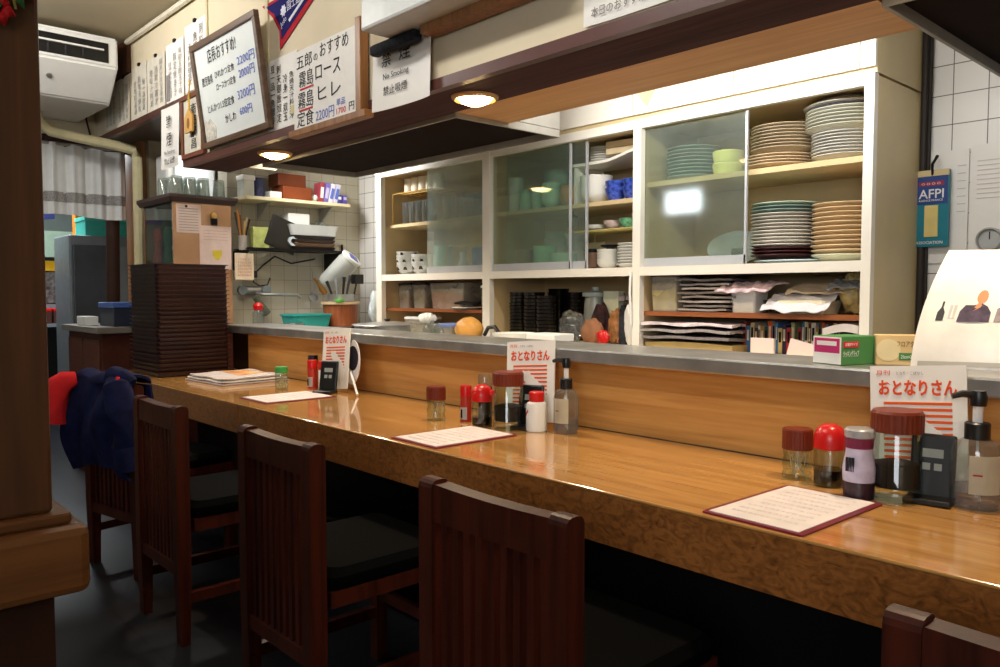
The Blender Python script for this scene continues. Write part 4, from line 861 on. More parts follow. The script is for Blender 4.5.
part('hook', MB().box(-.03, .03, 0, .012, .13, .17), M('hook tan', (180, 150, 100), .5), t)
mb = MB(); mb.tube([(-2.335, 2.975, 1.30), (-2.335, 2.97, 1.20), (-2.33, 2.975, 1.05)], .006, 6); solo('electric_flex', 'thin white cord hanging down the cabinet upright', 'cord', mb, WHITE, smooth=True)
# near bay: newspapers, containers, books
ZL3 = 1.1155
NEWS = [M('newsprint a', (160, 152, 150), .8, var=.12, scale=60), M('newsprint b', (132, 124, 122), .8, var=.16, scale=60), M('newsprint c', (186, 176, 174), .8, var=.10, scale=60)]
def news(label, x, y, z, w_, d_, t_, mat, sd, rz, group=None, amp=.006, name='newspaper', ramp=0):
    q = wob(sd); hf = lambda u, v: amp * q(u * 1.5, v * 1.5) + ramp * u
    lo = min(hf(i / 14, j / 8) for i in range(15) for j in range(9))
    mb = MB(); mb.slab(lambda u, v: (-w_ / 2 + w_ * u + .006 * q(v * 3, 2), -d_ / 2 + d_ * v + .006 * q(u * 3, 5), hf(u, v) - lo), 14, 8, (0, 0, t_))
    return solo(name, label, 'newspaper', mb, mat, (x, y, z), rz, group)
z = ZL3; rnd = random.Random(31)
for k in range(8):
    news('grey folded newspaper in the thick pile on the brown shelf', -1.975 + rnd.uniform(-.025, .025) - (.03 if k > 3 else 0), 3.17, z, .29 + rnd.uniform(-.04, .02), .22, .009, NEWS[k % 3], 60 + k, rnd.uniform(-.16, .16), 'newspapers piled on the brown shelf', .0045); z += .0192
tubbox('cloudy container with yellow contents at the end of the brown shelf', -2.205, 3.14, ZL3, .15, .18, .16, CLOUDYP, CT('yellow food', (214, 204, 130)), M('dark lid', (70, 68, 66), .4))
tubbox('white tub under the crumpled papers on the brown shelf', -1.80, 3.12, ZL3, .12, .12, .095, WHITE, None, WHITE)
solo('black_bowl', 'dark bowl in shade beside the white tub on the brown shelf', 'bowl', MB().lathe(bowl_p(.05, .055), seg=22), M('dark glass bowl', (30, 28, 32), .2, var=0), (-1.69, 3.14, ZL3), smooth=True)
tubbox('cream lidded flat box below the white crumpled sheet', -1.535, 3.13, ZL3, .2, .16, .04, M('cream plastic', (220, 208, 176), .4), None, M('cream lid', (228, 218, 190), .4))
lump('clear bag of yellow noodles at the end of the brown shelf', 'food_bag', 'bag', (-1.365, 3.16, ZL3), .06, M('noodle bag', (190, 170, 110), .35, var=.3, scale=30), 12, (.9, .8, 1.4))
for k, (x_, y_, z_, w_, c, lb, rp, sd) in enumerate(((-1.78, 3.10, 1.222, .24, M('print sheet', (214, 190, 196), .7, var=.4, scale=30), 'coloured crumpled leaflet above the white tub', .01, 70), (-1.55, 3.10, 1.175, .27, M('white crumple', (224, 222, 226), .6), 'large white crumpled sheet drooping over the cream box', .02, 71), (-1.50, 3.2, 1.215, .26, M('tan sheet', (196, 176, 150), .7), 'tan sheet at the back of the brown shelf', .0, 72), (-1.37, 3.13, 1.235, .12, M('striped sheet', (110, 112, 116), .6, var=.5, scale=40), 'grey striped sheet at the top corner of the brown shelf', .0, 73))):
    q = wob(sd)
    mb = MB(); mb.slab(lambda u, v, q=q, w_=w_, k=k: (-w_ / 2 + w_ * u, -.10 + .2 * v, .012 * q(u * 3, v * 3) - (.07 * (1 - v) ** 2 * (1 if k == 1 else .55)) + .02), 18, 12, (0, 0, .006 if k != 1 else .004)); solo('crumpled_sheet', lb, 'paper', mb, c, (x_, y_, z_), .05 * k)
# below the brown shelf: newspapers, books
z = ZB
solo('tray_mat', 'tan folded mat under the newspapers at the bottom of the near bay', 'mat', MB().slab(lambda u, v: (-.23 + .46 * u, -.13 + .26 * v, .008 * math.sin(u * 3)), 12, 4, (0, 0, .03)), M('tan mat', (170, 146, 96), .7), (-2.05, 3.15, z)); z += .045
for k in range(3):
    news(['grey newspaper lowest above the tan mat', 'grey newspaper in the middle above the tan mat', 'white and pink newspaper lying on top above the tan mat'][k], -2.06, 3.14, z, .46, .27, .012, [NEWS[1], NEWS[0], M('pink newsprint', (226, 212, 216), .7, var=.25, scale=25)][k], 90 + k, .03 * k, None, .008); z += .031
rnd = random.Random(17)
bc = [(150, 60, 44), (60, 110, 160), (206, 190, 150), (90, 60, 50), (214, 206, 190), (170, 130, 60), (44, 84, 84), (190, 90, 50), (120, 120, 126), (70, 120, 176), (200, 180, 120), (60, 50, 70), (176, 60, 60), (150, 160, 120)]
bn = ['rust', 'blue', 'cream', 'brown', 'white', 'ochre', 'teal', 'orange', 'grey', 'bright blue', 'straw', 'dark plum', 'crimson', 'olive']
x_ = -1.845
for k in range(26):
    if k == 14: x_ = -1.59
    th = rnd.uniform(.010, .02); hgt = rnd.uniform(.105, .14); c = k % 14
    t = thing('book', f'{bn[c]} paperback ' + ('in the row beside the newspapers' if k < 14 else 'in the row nearer the cabinet side') + ' below the brown shelf', 'book', (x_ + th / 2, 3.2, ZB), 0, 'paperbacks below the brown shelf')
    part('cover', MB().box(-th / 2, th / 2, -.055, .055, 0, hgt, .001), M('cover ' + bn[c], bc[c], .5, var=.15, scale=40), t)
    part('page_block', MB().box(-th / 2 + .0015, th / 2 - .0015, -.052, .0555, .0015, hgt + .0003), PAPER, t)
    part('spine_title', MB().box(-th * .25, th * .25, -.0565, -.0545, hgt * .45, hgt * .85), M('spine print', (222, 210, 180), .6) if k % 2 else INK, t)
    x_ += th + .0012
solo('note_pad', 'pale pink pad of paper standing before the paperbacks', 'pad', MB().box(-.055, .055, -.008, .008, 0, .07, .003), PINKP, (-1.70, 3.06, ZB + .0), -.05)
solo('folded_cloth', 'pale folded cloth over the dark pouch at the cabinet side', 'cloth', MB().slab(lambda u, v: (-.07 + .14 * u, -.07 + .14 * v, .02 * math.sin(u * 2.5) + .01 * v), 10, 6, (0, 0, .03)), M('pale cloth', (206, 196, 190), .8), (-1.36, 3.1, ZB + .09))
carton('dark_pouch_box', 'dark purple box under the pale folded cloth', 'box', -1.36, 3.1, ZB, .14, .12, .085, M('dark purple', (54, 42, 60), .5))
solo('leaning_card', 'tan card leaning before the paperbacks near the wrap boxes', 'card', MB().prism([(-.07, 0), (.07, 0), (.06, .05), (-.05, .075)], 'y', -.003, .003), PINKP, (-1.52, 3.05, ZB))

# ------------------------------------------------------------------ kitchen end: shelves and clutter
t = thing('wall_shelf', 'cream wall shelf at the kitchen end under the dark upper underside', 'shelf', (-5.3, 2.8, 1.85))
part('board', MB().box(-5.45, -5.18, 2.39, 3.22, 1.845, 1.868, .002), M('cream shelf', (220, 208, 170), .5), t, world=True)
for y in (2.6, 3.1): part('bracket', MB().prism([(-5.45, 1.845), (-5.25, 1.845), (-5.45, 1.72)], 'y', y, y + .012), GREYM, t, world=True)
t = thing('wire_shelf', 'black wire shelf loaded with trays below the cream wall shelf', 'shelf', (-5.3, 2.8, 1.5))
for k in range(9): part('wire', MB().tube([(-5.44 + k * .031, 2.42, 1.507), (-5.44 + k * .031, 3.16, 1.507)], .004, 6), BLACKM, t, world=True)
part('front_bar', MB().box(-5.195, -5.18, 2.40, 3.17, 1.498, 1.515), BLACKM, t, world=True)
for y in (2.42, 3.15): part('bracket', MB().prism([(-5.45, 1.50), (-5.19, 1.50), (-5.45, 1.36)], 'y', y - .005, y + .005), BLACKM, t, world=True)
ZS = 1.8685
WLABEL = M('pale violet print', (190, 186, 220), .5)
def can(name, label, cat, x, y, z, r, h, mat, lid=None):
    t = thing(name, label, cat, (x, y, z)); part('body', MB().lathe([(0, 0), (r, 0), (r, h), (0, h)], seg=22), mat, t, True)
    if lid: part('lid', MB().lathe([(0, h), (r * 1.03, h), (r * 1.03, h + .012), (0, h + .014)], seg=22), lid, t, True)
    return t
carton('storage_tin', 'pale tin at the left end of the cream wall shelf', 'tin', -5.27, 2.435, ZS, .10, .08, .14, M('pale tin', (196, 200, 190), .4, var=.15), 0, WHITE)
can('storage_can', 'dark blue patterned can beside the pale tin on the cream wall shelf', 'can', -5.27, 2.525, ZS, .045, .135, M('blue can', (54, 58, 92), .4, var=.6, scale=40))
carton('cardboard_box', 'small white box lying beside the dark blue can', 'box', -5.25, 2.62, ZS, .12, .09, .045, WHITE)
carton('wooden_box', 'orange brown box at the front of the cream wall shelf', 'box', -5.28, 2.79, ZS, .18, .23, .09, M('orange brown', (122, 62, 34), .5))
carton('wooden_box', 'darker brown box stacked behind on the orange brown box', 'box', -5.31, 2.77, ZS + .095, .15, .22, .09, M('dark orange brown', (98, 50, 30), .5))
lump('small white bag beside the orange brown box on the cream wall shelf', 'paper_bag', 'bag', (-5.24, 2.945, ZS), .028, WHITE, 41)
for k, (y, ti, c, l) in enumerate(((2.985, .10, (150, 60, 70), 'dull red packet leaning first in the row of shelf packets'), (3.022, .18, (120, 104, 180), 'violet packet leaning second in the row of shelf packets'), (3.06, .24, (226, 222, 236), 'white packet with blue print leaning third in the row of shelf packets'), (3.10, .26, (206, 204, 226), 'pale lilac packet leaning fourth in the row of shelf packets'), (3.14, .0, (70, 66, 150), 'low deep blue packet standing after the leaning ones'), (3.185, .0, (96, 84, 170), 'low violet blue packet at the very end of the shelf'))):
    t = thing('food_packet', l, 'packet', (-5.25, y, ZS))
    mb = MB(); mb.box(-.05, .05, -.017, .017, .001, .145 if k < 4 else .065, .004); o = part('pack', mb, M('packet %d' % k, c, .4, var=.12), t); o.rotation_euler = (-ti, 0, 0)
    mb = MB(); mb.box(.0495, .052, -.012, .012, .03, .11 if k < 4 else .05); o = part('print', mb, [WHITE, WLABEL, BLUEINK, BLUEINK, WHITE, WLABEL][k], t); o.rotation_euler = (-ti, 0, 0)
carton('paper_sack', 'tan paper sack behind the blue packet on the cream wall shelf', 'sack', -5.37, 3.14, ZS, .09, .14, .14, M('tan sack', (156, 124, 88), .7, var=.2))
# on the wire shelf
ZW = 1.5125
for k in range(4):
    c_ = [(40, 34, 32), (110, 84, 62), (58, 46, 40), (46, 40, 38)][k]
    solo('kitchen_tray', ['black tray lowest on the wire shelf', 'brown tray second on the wire shelf', 'dark brown tray third on the wire shelf', 'black tray under the grey bin on the wire shelf'][k], 'tray', loft(MB(), [(.20, .33, .02, 0), (.22, .36, .02, .024), (.214, .354, .018, .024), (.19, .32, .015, .005)]), M('tray %d' % k, c_, .4), (-5.31, 2.93, ZW + k * .0265))
solo('plastic_bin', 'long grey bin on the trays of the wire shelf', 'bin', loft(MB(), [(.20, .36, .02, 0), (.23, .41, .02, .075), (.222, .402, .018, .075), (.19, .35, .015, .005)]), M('bin grey', (190, 192, 190), .4), (-5.31, 2.93, ZW + .107))
carton('foam_box', 'white box standing in the grey bin on the wire shelf', 'box', -5.31, 2.83, ZW + .114, .12, .17, .15, WHITE)
lump('clear crumpled bag in the grey bin on the wire shelf', 'plastic_bag', 'bag', (-5.31, 3.03, ZW + .114), .062, CLEARP, 43, (1, 1.1, .9))
mb = MB(); mb.box(-.008, .008, -.12, .12, 0, .22, .004); o = solo('black_board', 'black board leaning beside the trays on the wire shelf', 'board', mb, BLACK, (-5.24, 2.66, ZW)); o.rotation_euler = (-.35, 0, 0)
t = thing('cling_roll', 'clear plastic roll end poking out beside the black board', 'roll', (-5.24, 2.76, ZW + .03))
part('roll', MB().lathe([(.018, -.1), (.034, -.1), (.034, .03), (.018, .03), (.018, -.1)], (0, 0, .03), 18, Matrix.Rotation(PI / 2, 3, 'Y')), M('roll plastic', (180, 190, 194), .25), t, True)
t = thing('utensil_pot', 'pot of utensils and brushes beside the copper showcase', 'pot', (-5.30, 2.42, 1.50))
part('pot', MB().lathe(cup_p(.03, .10), seg=18), M('pot white', (190, 180, 170), .4), t, True)
for k in range(6):
    a = k * 1.05; c = [(196, 150, 80), (60, 40, 30), (206, 196, 170), (150, 90, 50), (90, 96, 100), (200, 130, 60)][k]
    part('utensil', MB().tube([(0, 0, .012), (.022 * math.cos(a), .025 * math.sin(a), .11), (.04 * math.cos(a), .05 * math.sin(a), .2 + .015 * k)], [.004, .005, .008], 6), M('utensil %d' % k, c, .5), t, True)
carton('sauce_pouch', 'pale green pouch on the wire shelf beside the utensil pot', 'pouch', -5.27, 2.53, ZW, .06, .12, .15, M('pale green pouch', (178, 186, 110), .45, var=.25, scale=20))
t = thing('calendar', 'small beige desk calendar hanging below the utensil pot', 'calendar', (-5.24, 2.40, 1.29))
part('backing', MB().box(-5.25, -5.235, 2.335, 2.47, 1.29, 1.475, .004), M('beige board', (226, 206, 178), .5), t, world=True)
part('hanger', MB().tube([(-5.25, 2.40, 1.47), (-5.3, 2.40, 1.5)], .004, 6), BLACKM, t, world=True)
mg = Matrix.Translation((-5.2345, 2.352, 1.315)) @ FACE_E
me = text('\n'.join(' '.join('%2d' % (d + 7 * r_) for d in range(1, 8)) for r_ in range(6)), .10, .125, mg); me.materials.append(M('calendar ink', (190, 90, 80), .6)); part('lettering', me, None, t, world=False); bpy.data.objects[-1] if False else None
o = t.children[-1] if t.children else None
for o in t.children:
    if o.name.startswith('lettering'): o.data.transform(FR[t.name].inverted())
# kitchen end worktop and what stands there
t = thing('kitchen_worktop', 'dark edged kitchen worktop along the tiled kitchen end', 'worktop', (-5.1, 2.9, 0))
part('cabinet', MB().box(-5.44, -4.85, 2.42, 3.44, 0, .93), STEEL, t, world=True); part('top', MB().box(-5.445, -4.82, 2.40, 3.46, .93, .96, .004), STEEL, t, world=True)
part('edge', MB().box(-4.82, -4.80, 2.40, 3.46, .90, .962), BLACKM, t, world=True)
t = thing('plastic_basin', 'turquoise rectangular basin on the kitchen end worktop', 'basin', (-5.0, 2.74, .962))
TQ = M('turquoise plastic', (52, 158, 152), .4)
part('tub', loft(MB(), [(.18, .27, .03, 0), (.20, .30, .03, .08), (.194, .294, .03, .08), (.17, .26, .025, .006)]), TQ, t, True); part('rim', loft(MB(), [(.20, .30, .03, .08), (.22, .32, .035, .08), (.22, .32, .035, .092), (.20, .30, .03, .092), (.20, .30, .03, .08)], (False, False)), TQ, t, True)
t = thing('wooden_tub', 'round brown wooden tub below the utensils in the kitchen corner', 'tub', (-5.02, 3.03, .962))
part('staves', MB().lathe([(0, 0), (.118, 0), (.128, .165), (.118, .165), (.108, .01), (0, .01)], seg=30), TUBW, t, True); part('rim', MB().lathe([(.128, .155), (.140, .157), (.140, .175), (.110, .175), (.110, .165)], seg=30), M('pale rim', (206, 178, 140), .4), t, True)
solo('metal_bowl', 'shallow steel bowl of utensils standing in the wooden tub', 'bowl', MB().lathe([(0, 0), (.095, 0), (.10, .05), (.096, .05), (.09, .004), (0, .004)], seg=28), STEEL, (-5.02, 3.03, 1.141), smooth=True)
for k, (dx, dy, h, c, l) in enumerate(((-.03, -.04, .14, (40, 40, 42), 'dark ladle handle standing in the steel bowl'), (-.01, -.015, .16, (140, 142, 146), 'steel spatula handle standing in the steel bowl'), (.01, .01, .17, (26, 24, 24), 'black handle standing in the steel bowl'), (.02, .03, .18, (52, 52, 56), 'dark grey handle standing in the steel bowl'))):
    solo('kitchen_utensil', l, 'utensil', MB().tube([(dx, dy, 0), (dx * 1.6, dy * 1.5, h * .6), (dx * 2, dy * 2, h)], [.007, .009, .013], 8), M('handle %d' % k, c, .35), (-5.02, 3.03, 1.146), smooth=True)
t = thing('wire_strainer', 'black square spatula turned up in the steel bowl', 'spatula', (-4.98, 3.11, 1.146))
part('handle', MB().tube([(0, 0, 0), (0, .03, .13)], .006, 8), BLACK, t, True); part('blade', MB().box(-.03, .03, .0, .075, .12, .19, .006), BLACK, t)
solo('green_lid', 'small green lid beside the steel bowl in the kitchen corner', 'lid', MB().lathe([(0, 0), (.03, 0), (.032, .014), (0, .016)], seg=18), M('bright green', (90, 200, 70), .4), (-4.915, 2.955, 1.138), smooth=True)
t = thing('water_jug', 'grey white plastic jug with a blue window hanging upside down on the tiles', 'jug', (-5.16, 3.10, 1.36))
Rj = Matrix.Rotation(-.55, 4, 'X') @ Matrix.Rotation(.62, 4, 'Y')
mb = loft(MB(), [(.11, .13, .05, -.14), (.13, .15, .06, -.12), (.13, .16, .06, .10), (.12, .15, .06, .125)], R=Rj); part('body', mb, M('jug plastic', (188, 190, 184), .35), t, True)
mb = loft(MB(), [(.12, .15, .06, .125), (.135, .165, .065, .13), (.135, .165, .065, .15), (.11, .14, .05, .155)], R=Rj); part('cap', mb, WHITE, t, True)
mb = MB(); mb.box(-.030, .045, -.030, .045, .1545, .158, .002); mb.bm.transform(Rj); part('window', mb, M('blue window', (52, 64, 160), .3), t)
t = thing('frying_pan', 'small dark pan hanging on the tiled corner behind the jug', 'pan', (-5.448, 3.30, 1.42))
part('pan', MB().lathe([(0, 0), (.05, 0), (.06, .03), (.056, .03), (.048, .004), (0, .004)], (0, 0, 0), 22, Matrix.Rotation(PI / 2, 3, 'Y')), BLACKM, t, True); part('handle', MB().tube([(.01, 0, .05), (.01, .0, .16)], .008), BLACK, t, True)
solo('steel_ladle', 'steel ladle bowl hanging low on the tiles beside the wooden tub', 'ladle', MB().lathe([(0, -.035), (.03, -.025), (.042, 0), (.038, 0), (.026, -.02), (0, -.03)], (0, 0, 0), 18, Matrix.Rotation(1.2, 3, 'Y')).tube([(0, 0, .04), (-.02, 0, .22)], .005), STEEL, (-5.39, 3.02, 1.17), smooth=True)
solo('wooden_brush', 'wooden brush heads hanging beside the steel ladle', 'brush', MB().lathe([(0, 0), (.02, .01), (.025, .05), (.012, .09), (.008, .16), (0, .16)], seg=12, R=Matrix.Rotation(.7, 3, 'X')), M('brush wood', (170, 120, 60), .5), (-5.38, 3.12, 1.19), smooth=True)
lump('white and green plastic bag in the kitchen corner beside the wooden tub', 'plastic_bag', 'bag', (-4.72, 3.18, .962), .095, M('bag white green', (206, 216, 220), .35, var=.1), 44, (1, 1, 1.4))
lump('turquoise cloth lying over the bag in the kitchen corner', 'cloth', 'cloth', (-4.74, 3.20, 1.17), .05, M('turquoise cloth', (140, 196, 190), .7), 45, (1.2, 1.2, .5))
t = thing('mixer_tap', 'grey wall tap with a long spout on the kitchen end tiles', 'tap', (-5.40, 2.53, 1.22))
part('body', MB().tube([(0, -.08, 0), (0, .08, 0)], .03, 14), STEEL, t, True)
for y in (-.09, .09): part('knob', MB().lathe([(0, 0), (.032, 0), (.034, .03), (0, .034)], (.02, y, 0), 14, Matrix.Rotation(PI / 2, 3, 'Y')), M('tap knob', (120, 130, 136), .35), t, True)
part('spout', MB().tube([(.02, .02, -.02), (.06, .06, -.03), (.10, .30, -.035), (.10, .33, -.055)], .012, 10), STEEL, t, True)
solo('hand_shower', 'dark green hose grip hanging under the wall tap', 'grip', MB().tube([(0, 0, .12), (0, .05, .05), (0, .09, 0)], [.02, .028, .03], 12), M('grip green', (78, 84, 70), .4), (-5.33, 2.52, 1.05), smooth=True)
t = thing('spray_bottle', 'clear bottle with a red cap standing behind the tray stack', 'bottle', (-5.16, 2.46, .962))
part('body', MB().lathe([(0, 0), (.04, 0), (.04, .10), (.018, .13), (0, .13)], seg=18), CLEARP, t, True); part('cap', MB().lathe([(0, .12), (.03, .12), (.034, .15), (.02, .17), (0, .172)], seg=18), RED, t, True)
t = thing('power_cable', 'black cable loop and plug hanging below the wire shelf', 'cable', (-5.40, 2.65, 1.4))
part('flex', MB().tube([(-5.42, 3.05, 1.46), (-5.42, 2.85, 1.42), (-5.42, 2.72, 1.47), (-5.41, 2.62, 1.40), (-5.40, 2.55, 1.34), (-5.40, 2.54, 1.28), (-5.40, 2.59, 1.25), (-5.40, 2.65, 1.26), (-5.40, 2.67, 1.31)], .006, 6), BLACK, t, True, None, True); part('plug', MB().box(-5.42, -5.38, 2.535, 2.565, 1.31, 1.36, .005), BLACK, t, world=True)
solo('rinsed_ware', 'steel ware drying in a low row at the edge of the kitchen end worktop', 'rack', MB().lathe([(0, 0), (.05, 0), (.06, .03), (.055, .03), (.045, .004), (0, .004)], (0, -.08, 0), 18).lathe([(0, 0), (.05, 0), (.06, .035), (.055, .035), (.045, .004), (0, .004)], (0, .09, 0), 18), STEEL, (-4.92, 2.52, .962), smooth=True)

# ------------------------------------------------------------------ kitchen side of the ledge
t = thing('prep_counter', 'steel prep counter behind the serving ledge', 'counter', (-3.6, 2.65, 0))
part('top', MB().box(-4.5, -1.3, 2.40, 2.82, .93, .955, .004), STEEL, t, world=True); part('body', MB().box(-4.48, -1.32, 2.41, 2.80, 0, .93), GREYM, t, world=True)
ZP = .9555
t = thing('stock_pot', 'wide steel pot with a flat lid behind the serving ledge', 'pot', (-3.80, 2.60, ZP))
part('pot', MB().lathe([(0, 0), (.185, 0), (.19, .06), (.18, .06), (.176, .006), (0, .006)], seg=40), STEEL, t, True); part('lid', MB().lathe([(0, .082), (.06, .080), (.20, .066), (.205, .061), (.0, .061)], seg=40), STEEL, t, True)
part('lid_knob', MB().lathe([(0, .08), (.012, .08), (.02, .095), (0, .10)], seg=14), BLACK, t, True)
tubbox('pale square tub behind the serving ledge beside the wide pot', -3.47, 2.63, ZP, .13, .13, .075, CLOUDYP, CT('pale green food', (160, 170, 130)), None)
tubbox('blue lidded tub behind the serving ledge', -3.31, 2.68, ZP, .14, .13, .065, CLOUDYP, CT('tan food', (180, 160, 120)), M('blue lid b', (110, 130, 190), .4))
lump('scrunched white bag on the pale square tub behind the ledge', 'plastic_bag', 'bag', (-3.42, 2.60, ZP + .077), .045, WHITE, 51, (1.1, 1, .7))
lump('golden wrapped loaf behind the serving ledge', 'bread', 'bread', (-3.14, 2.66, ZP), .085, M('golden loaf', (206, 150, 74), .4, var=.3, scale=8), 52, (1, .8, .75), 0, .25)
lump('clear bag beside the golden loaf behind the ledge', 'plastic_bag', 'bag', (-3.28, 2.53, ZP), .05, CLEARP, 53, (1.3, .8, .9))
t = thing('handset', 'black handled pan behind the leaflet on the ledge', 'pan', (-2.80, 2.66, ZP))
part('pan', MB().lathe([(0, 0), (.10, 0), (.11, .05), (.105, .05), (.095, .005), (0, .005)], seg=28), CHINA, t, True); part('handle', MB().tube([(-.11, 0, .045), (-.14, 0, .075), (-.19, .0, .07), (-.22, 0, .03)], .010, 8), BLACK, t, True)
carton('red_box', 'red and white flat box behind the middle leaflet', 'box', -2.52, 2.62, ZP, .17, .12, .055, M('red card', (206, 50, 66), .4), 0, WHITE)

# ------------------------------------------------------------------ on the counter
ZC = .7202
def menu(label, cx, cy, rz, w_=.25, d_=.345):
    t = thing('menu_card', label, 'menu', (cx, cy, ZC), rz, 'menus laid on the counter')
    part('holder', loft(MB(), [(w_, d_, .006, 0), (w_, d_, .006, .004)]), M('maroon vinyl', (120, 36, 50), .3), t)
    part('page', MB().box(-w_ / 2 + .012, w_ / 2 - .014, -d_ / 2 + .012, d_ / 2 - .012, .004, .0055), M('menu page', (236, 226, 224), .4), t)
    r = random.Random(int(cx * 100))
    for i in range(9):
        s_ = ''.join(r.choice('定食焼魚刺身一品料理豆腐玉子酒冷奴御飯') for _ in range(9)) + ' %d0円' % r.randint(45, 98)
        me = text(s_, w_ * .66, .012, Matrix.Translation((-w_ * .34, d_ * .36 - i * .032, .0057))); me.materials.append(M('menu print', (228, 214, 212), .6)); part('lettering', me, None, t)
    return t
menu('maroon menu with a pale page before the black stand with the fan', -3.32, 1.72, -.0, .27)
menu('maroon menu with a pale page before the small white pill bottle', -2.03, 1.655, -.02, .25)
menu('maroon menu with a pale page lying nearest the camera on the counter', -.838, 1.655, -.03, .235, .36)
mg_ = thing('magazine', 'folded newspaper magazine beside the stack of trays on the counter', 'magazine', (-4.17, 1.86, ZC), .06)
q = wob(66)
def mpage(z0, a, w_=.44, d_=.40, sh=0): return lambda u, v: (-w_ / 2 + w_ * (1 - u) + sh, -d_ / 2 + d_ * v, z0 + a * (.5 + .5 * q(u * 1.3, v * 1.3)) + .02 * a * 10 * u * v)
for k in range(3): part('section', MB().slab(mpage(.010 * k, .004 + .006 * k, .43 - .02 * k, .39 - .015 * k), 12, 10, (0, 0, .007)), [NEWS[2], PAPER, NEWS[2]][k], mg_)
part('cover_photo', MB().slab(lambda u, v: (-.17 + .24 * u, -.02 + .16 * v, mpage(.020, .016, .39, .36)((.39 / 2 - (-.17 + .24 * u)) / .39, (-.02 + .16 * v + .18) / .36)[2] + .0074), 12, 10, (0, 0, .0008)), M('orange photo', (210, 150, 96), .4, var=.5, scale=12), mg_)
part('spine', MB().box(.15, .20, -.185, -.165, .006, .012), BLACK, mg_)

def jar(label, x, y, r, h, capc, contents, cap_h=.04, pat=False, name='spice_jar', group=None):
    t = thing(name, label, 'jar', (x, y, ZC), 0, group)
    hb = h - cap_h
    pr = [(0, 0), (r * .92, 0), (r, .008)]
    if pat: pr += [(r * .9, hb * .3), (r, hb * .5), (r * .88, hb * .75), (r * .95, hb)]
    else: pr += [(r, hb * .92), (r * .92, hb)]
    part('glass_body', MB().lathe(pr, seg=28 if not pat else 12), GLASS, t, True)
    if contents:
        m_, f = contents; part('contents', MB().lathe([(0, .007), (r * .9, .007), (r * .93, .012), (r * .93, hb * f), (0, hb * f + .001)], seg=24), m_, t, True)
    mb = MB(); n = 28; R_ = r * .98
    ring = [(R_ * (1 + (.02 if k % 2 else 0)) * math.cos(2 * PI * k / (2 * n)), R_ * (1 + (.02 if k % 2 else 0)) * math.sin(2 * PI * k / (2 * n))) for k in range(2 * n)]
    mb.prism(ring, 'z', hb, h - .004); mb.lathe([(R_, h - .0042), (R_ * .96, h), (0, h)], seg=28)
    part('cap', mb, capc, t)
    return t
TOOTH = M('toothpicks', (206, 186, 150), .6, var=.3, scale=60)
def picks(t, r, h, n, sd):
    rr_ = random.Random(sd)
    for k in range(n):
        a = rr_.uniform(0, 6.28); q_ = r * .55 * math.sqrt(rr_.random()); b = rr_.uniform(0, 6.28)
        part('toothpick', MB().tube([(q_ * math.cos(a), q_ * math.sin(a), .009), (r * .55 * math.cos(b), r * .55 * math.sin(b), h)], .0012, 5), TOOTH, t)
t = jar('brown capped toothpick jar beside the red capped spice bottle in the middle', -2.352, 1.828, .037, .128, BROWNCAP, None, .05, True, 'toothpick_jar'); picks(t, .037, .066, 10, 1)
t = jar('brown capped toothpick jar nearest the camera beside the red domed sauce bottle', -.976, 1.941, .038, .130, BROWNCAP, None, .053, True, 'toothpick_jar'); picks(t, .038, .066, 10, 2)
t = jar('green capped toothpick jar beside the magazine', -3.64, 1.853, .031, .112, M('green cap', (60, 160, 76), .35), None, .03, False, 'toothpick_jar'); picks(t, .031, .07, 14, 3)
def spice(label, x, y, r, h, capm, bodym, lab=None, name='spice_shaker', clear_top=False):
    t = thing(name, label, 'shaker', (x, y, ZC)); hc = h * .30
    part('body', MB().lathe([(0, 0), (r, 0), (r, h - hc - .004), (r * .9, h - hc), (0, h - hc)], seg=24), bodym, t, True)
    part('cap', MB().lathe([(0, h - hc), (r * 1.02, h - hc), (r * 1.02, h - .004), (r * .95, h), (0, h)], seg=24), capm, t, True)
    if lab:
        mb = MB(); mb.slab(lambda u, v: ((r + .0004) * math.cos(-2.4 + 1.9 * u), (r + .0004) * math.sin(-2.4 + 1.9 * u), h * .06 + h * .34 * v), 12, 2, (0, 0, .0004)); part('label', mb, lab, t, True)
        bars = MB()
        for i in range(5): a = -1.7 + .07 * i; bars.box((r + .0012) * math.cos(a) - .0008, (r + .0012) * math.cos(a) + .0008, (r + .0012) * math.sin(a) - .0008, (r + .0012) * math.sin(a) + .0008, h * .1, h * .34)
        part('barcode', bars, INK, t)
    return t
SPR = M('red spice', (176, 50, 34), .4); WLAB = M('white label', (226, 224, 222), .4)
spice('slim red capped spice shaker beside the middle red domed sauce bottle', -2.258, 1.896, .021, .134, RED, SPR, WLAB)
spice('black capped shaker in the far group beside the fan', -3.64, 2.03, .025, .16, BLACK, M('pale shaker', (206, 196, 190), .35), WLAB)
spice('red capped shaker in the far group before the white one', -3.575, 1.99, .025, .142, RED, SPR, WLAB)
spice('white red capped shaker against the black stand of the far group', -3.50, 2.01, .025, .140, RED, WLAB)
t = spice('clear capped black spice shaker behind the big brown lidded jar', -2.30, 2.03, .028, .165, CLEARP, BLACK)
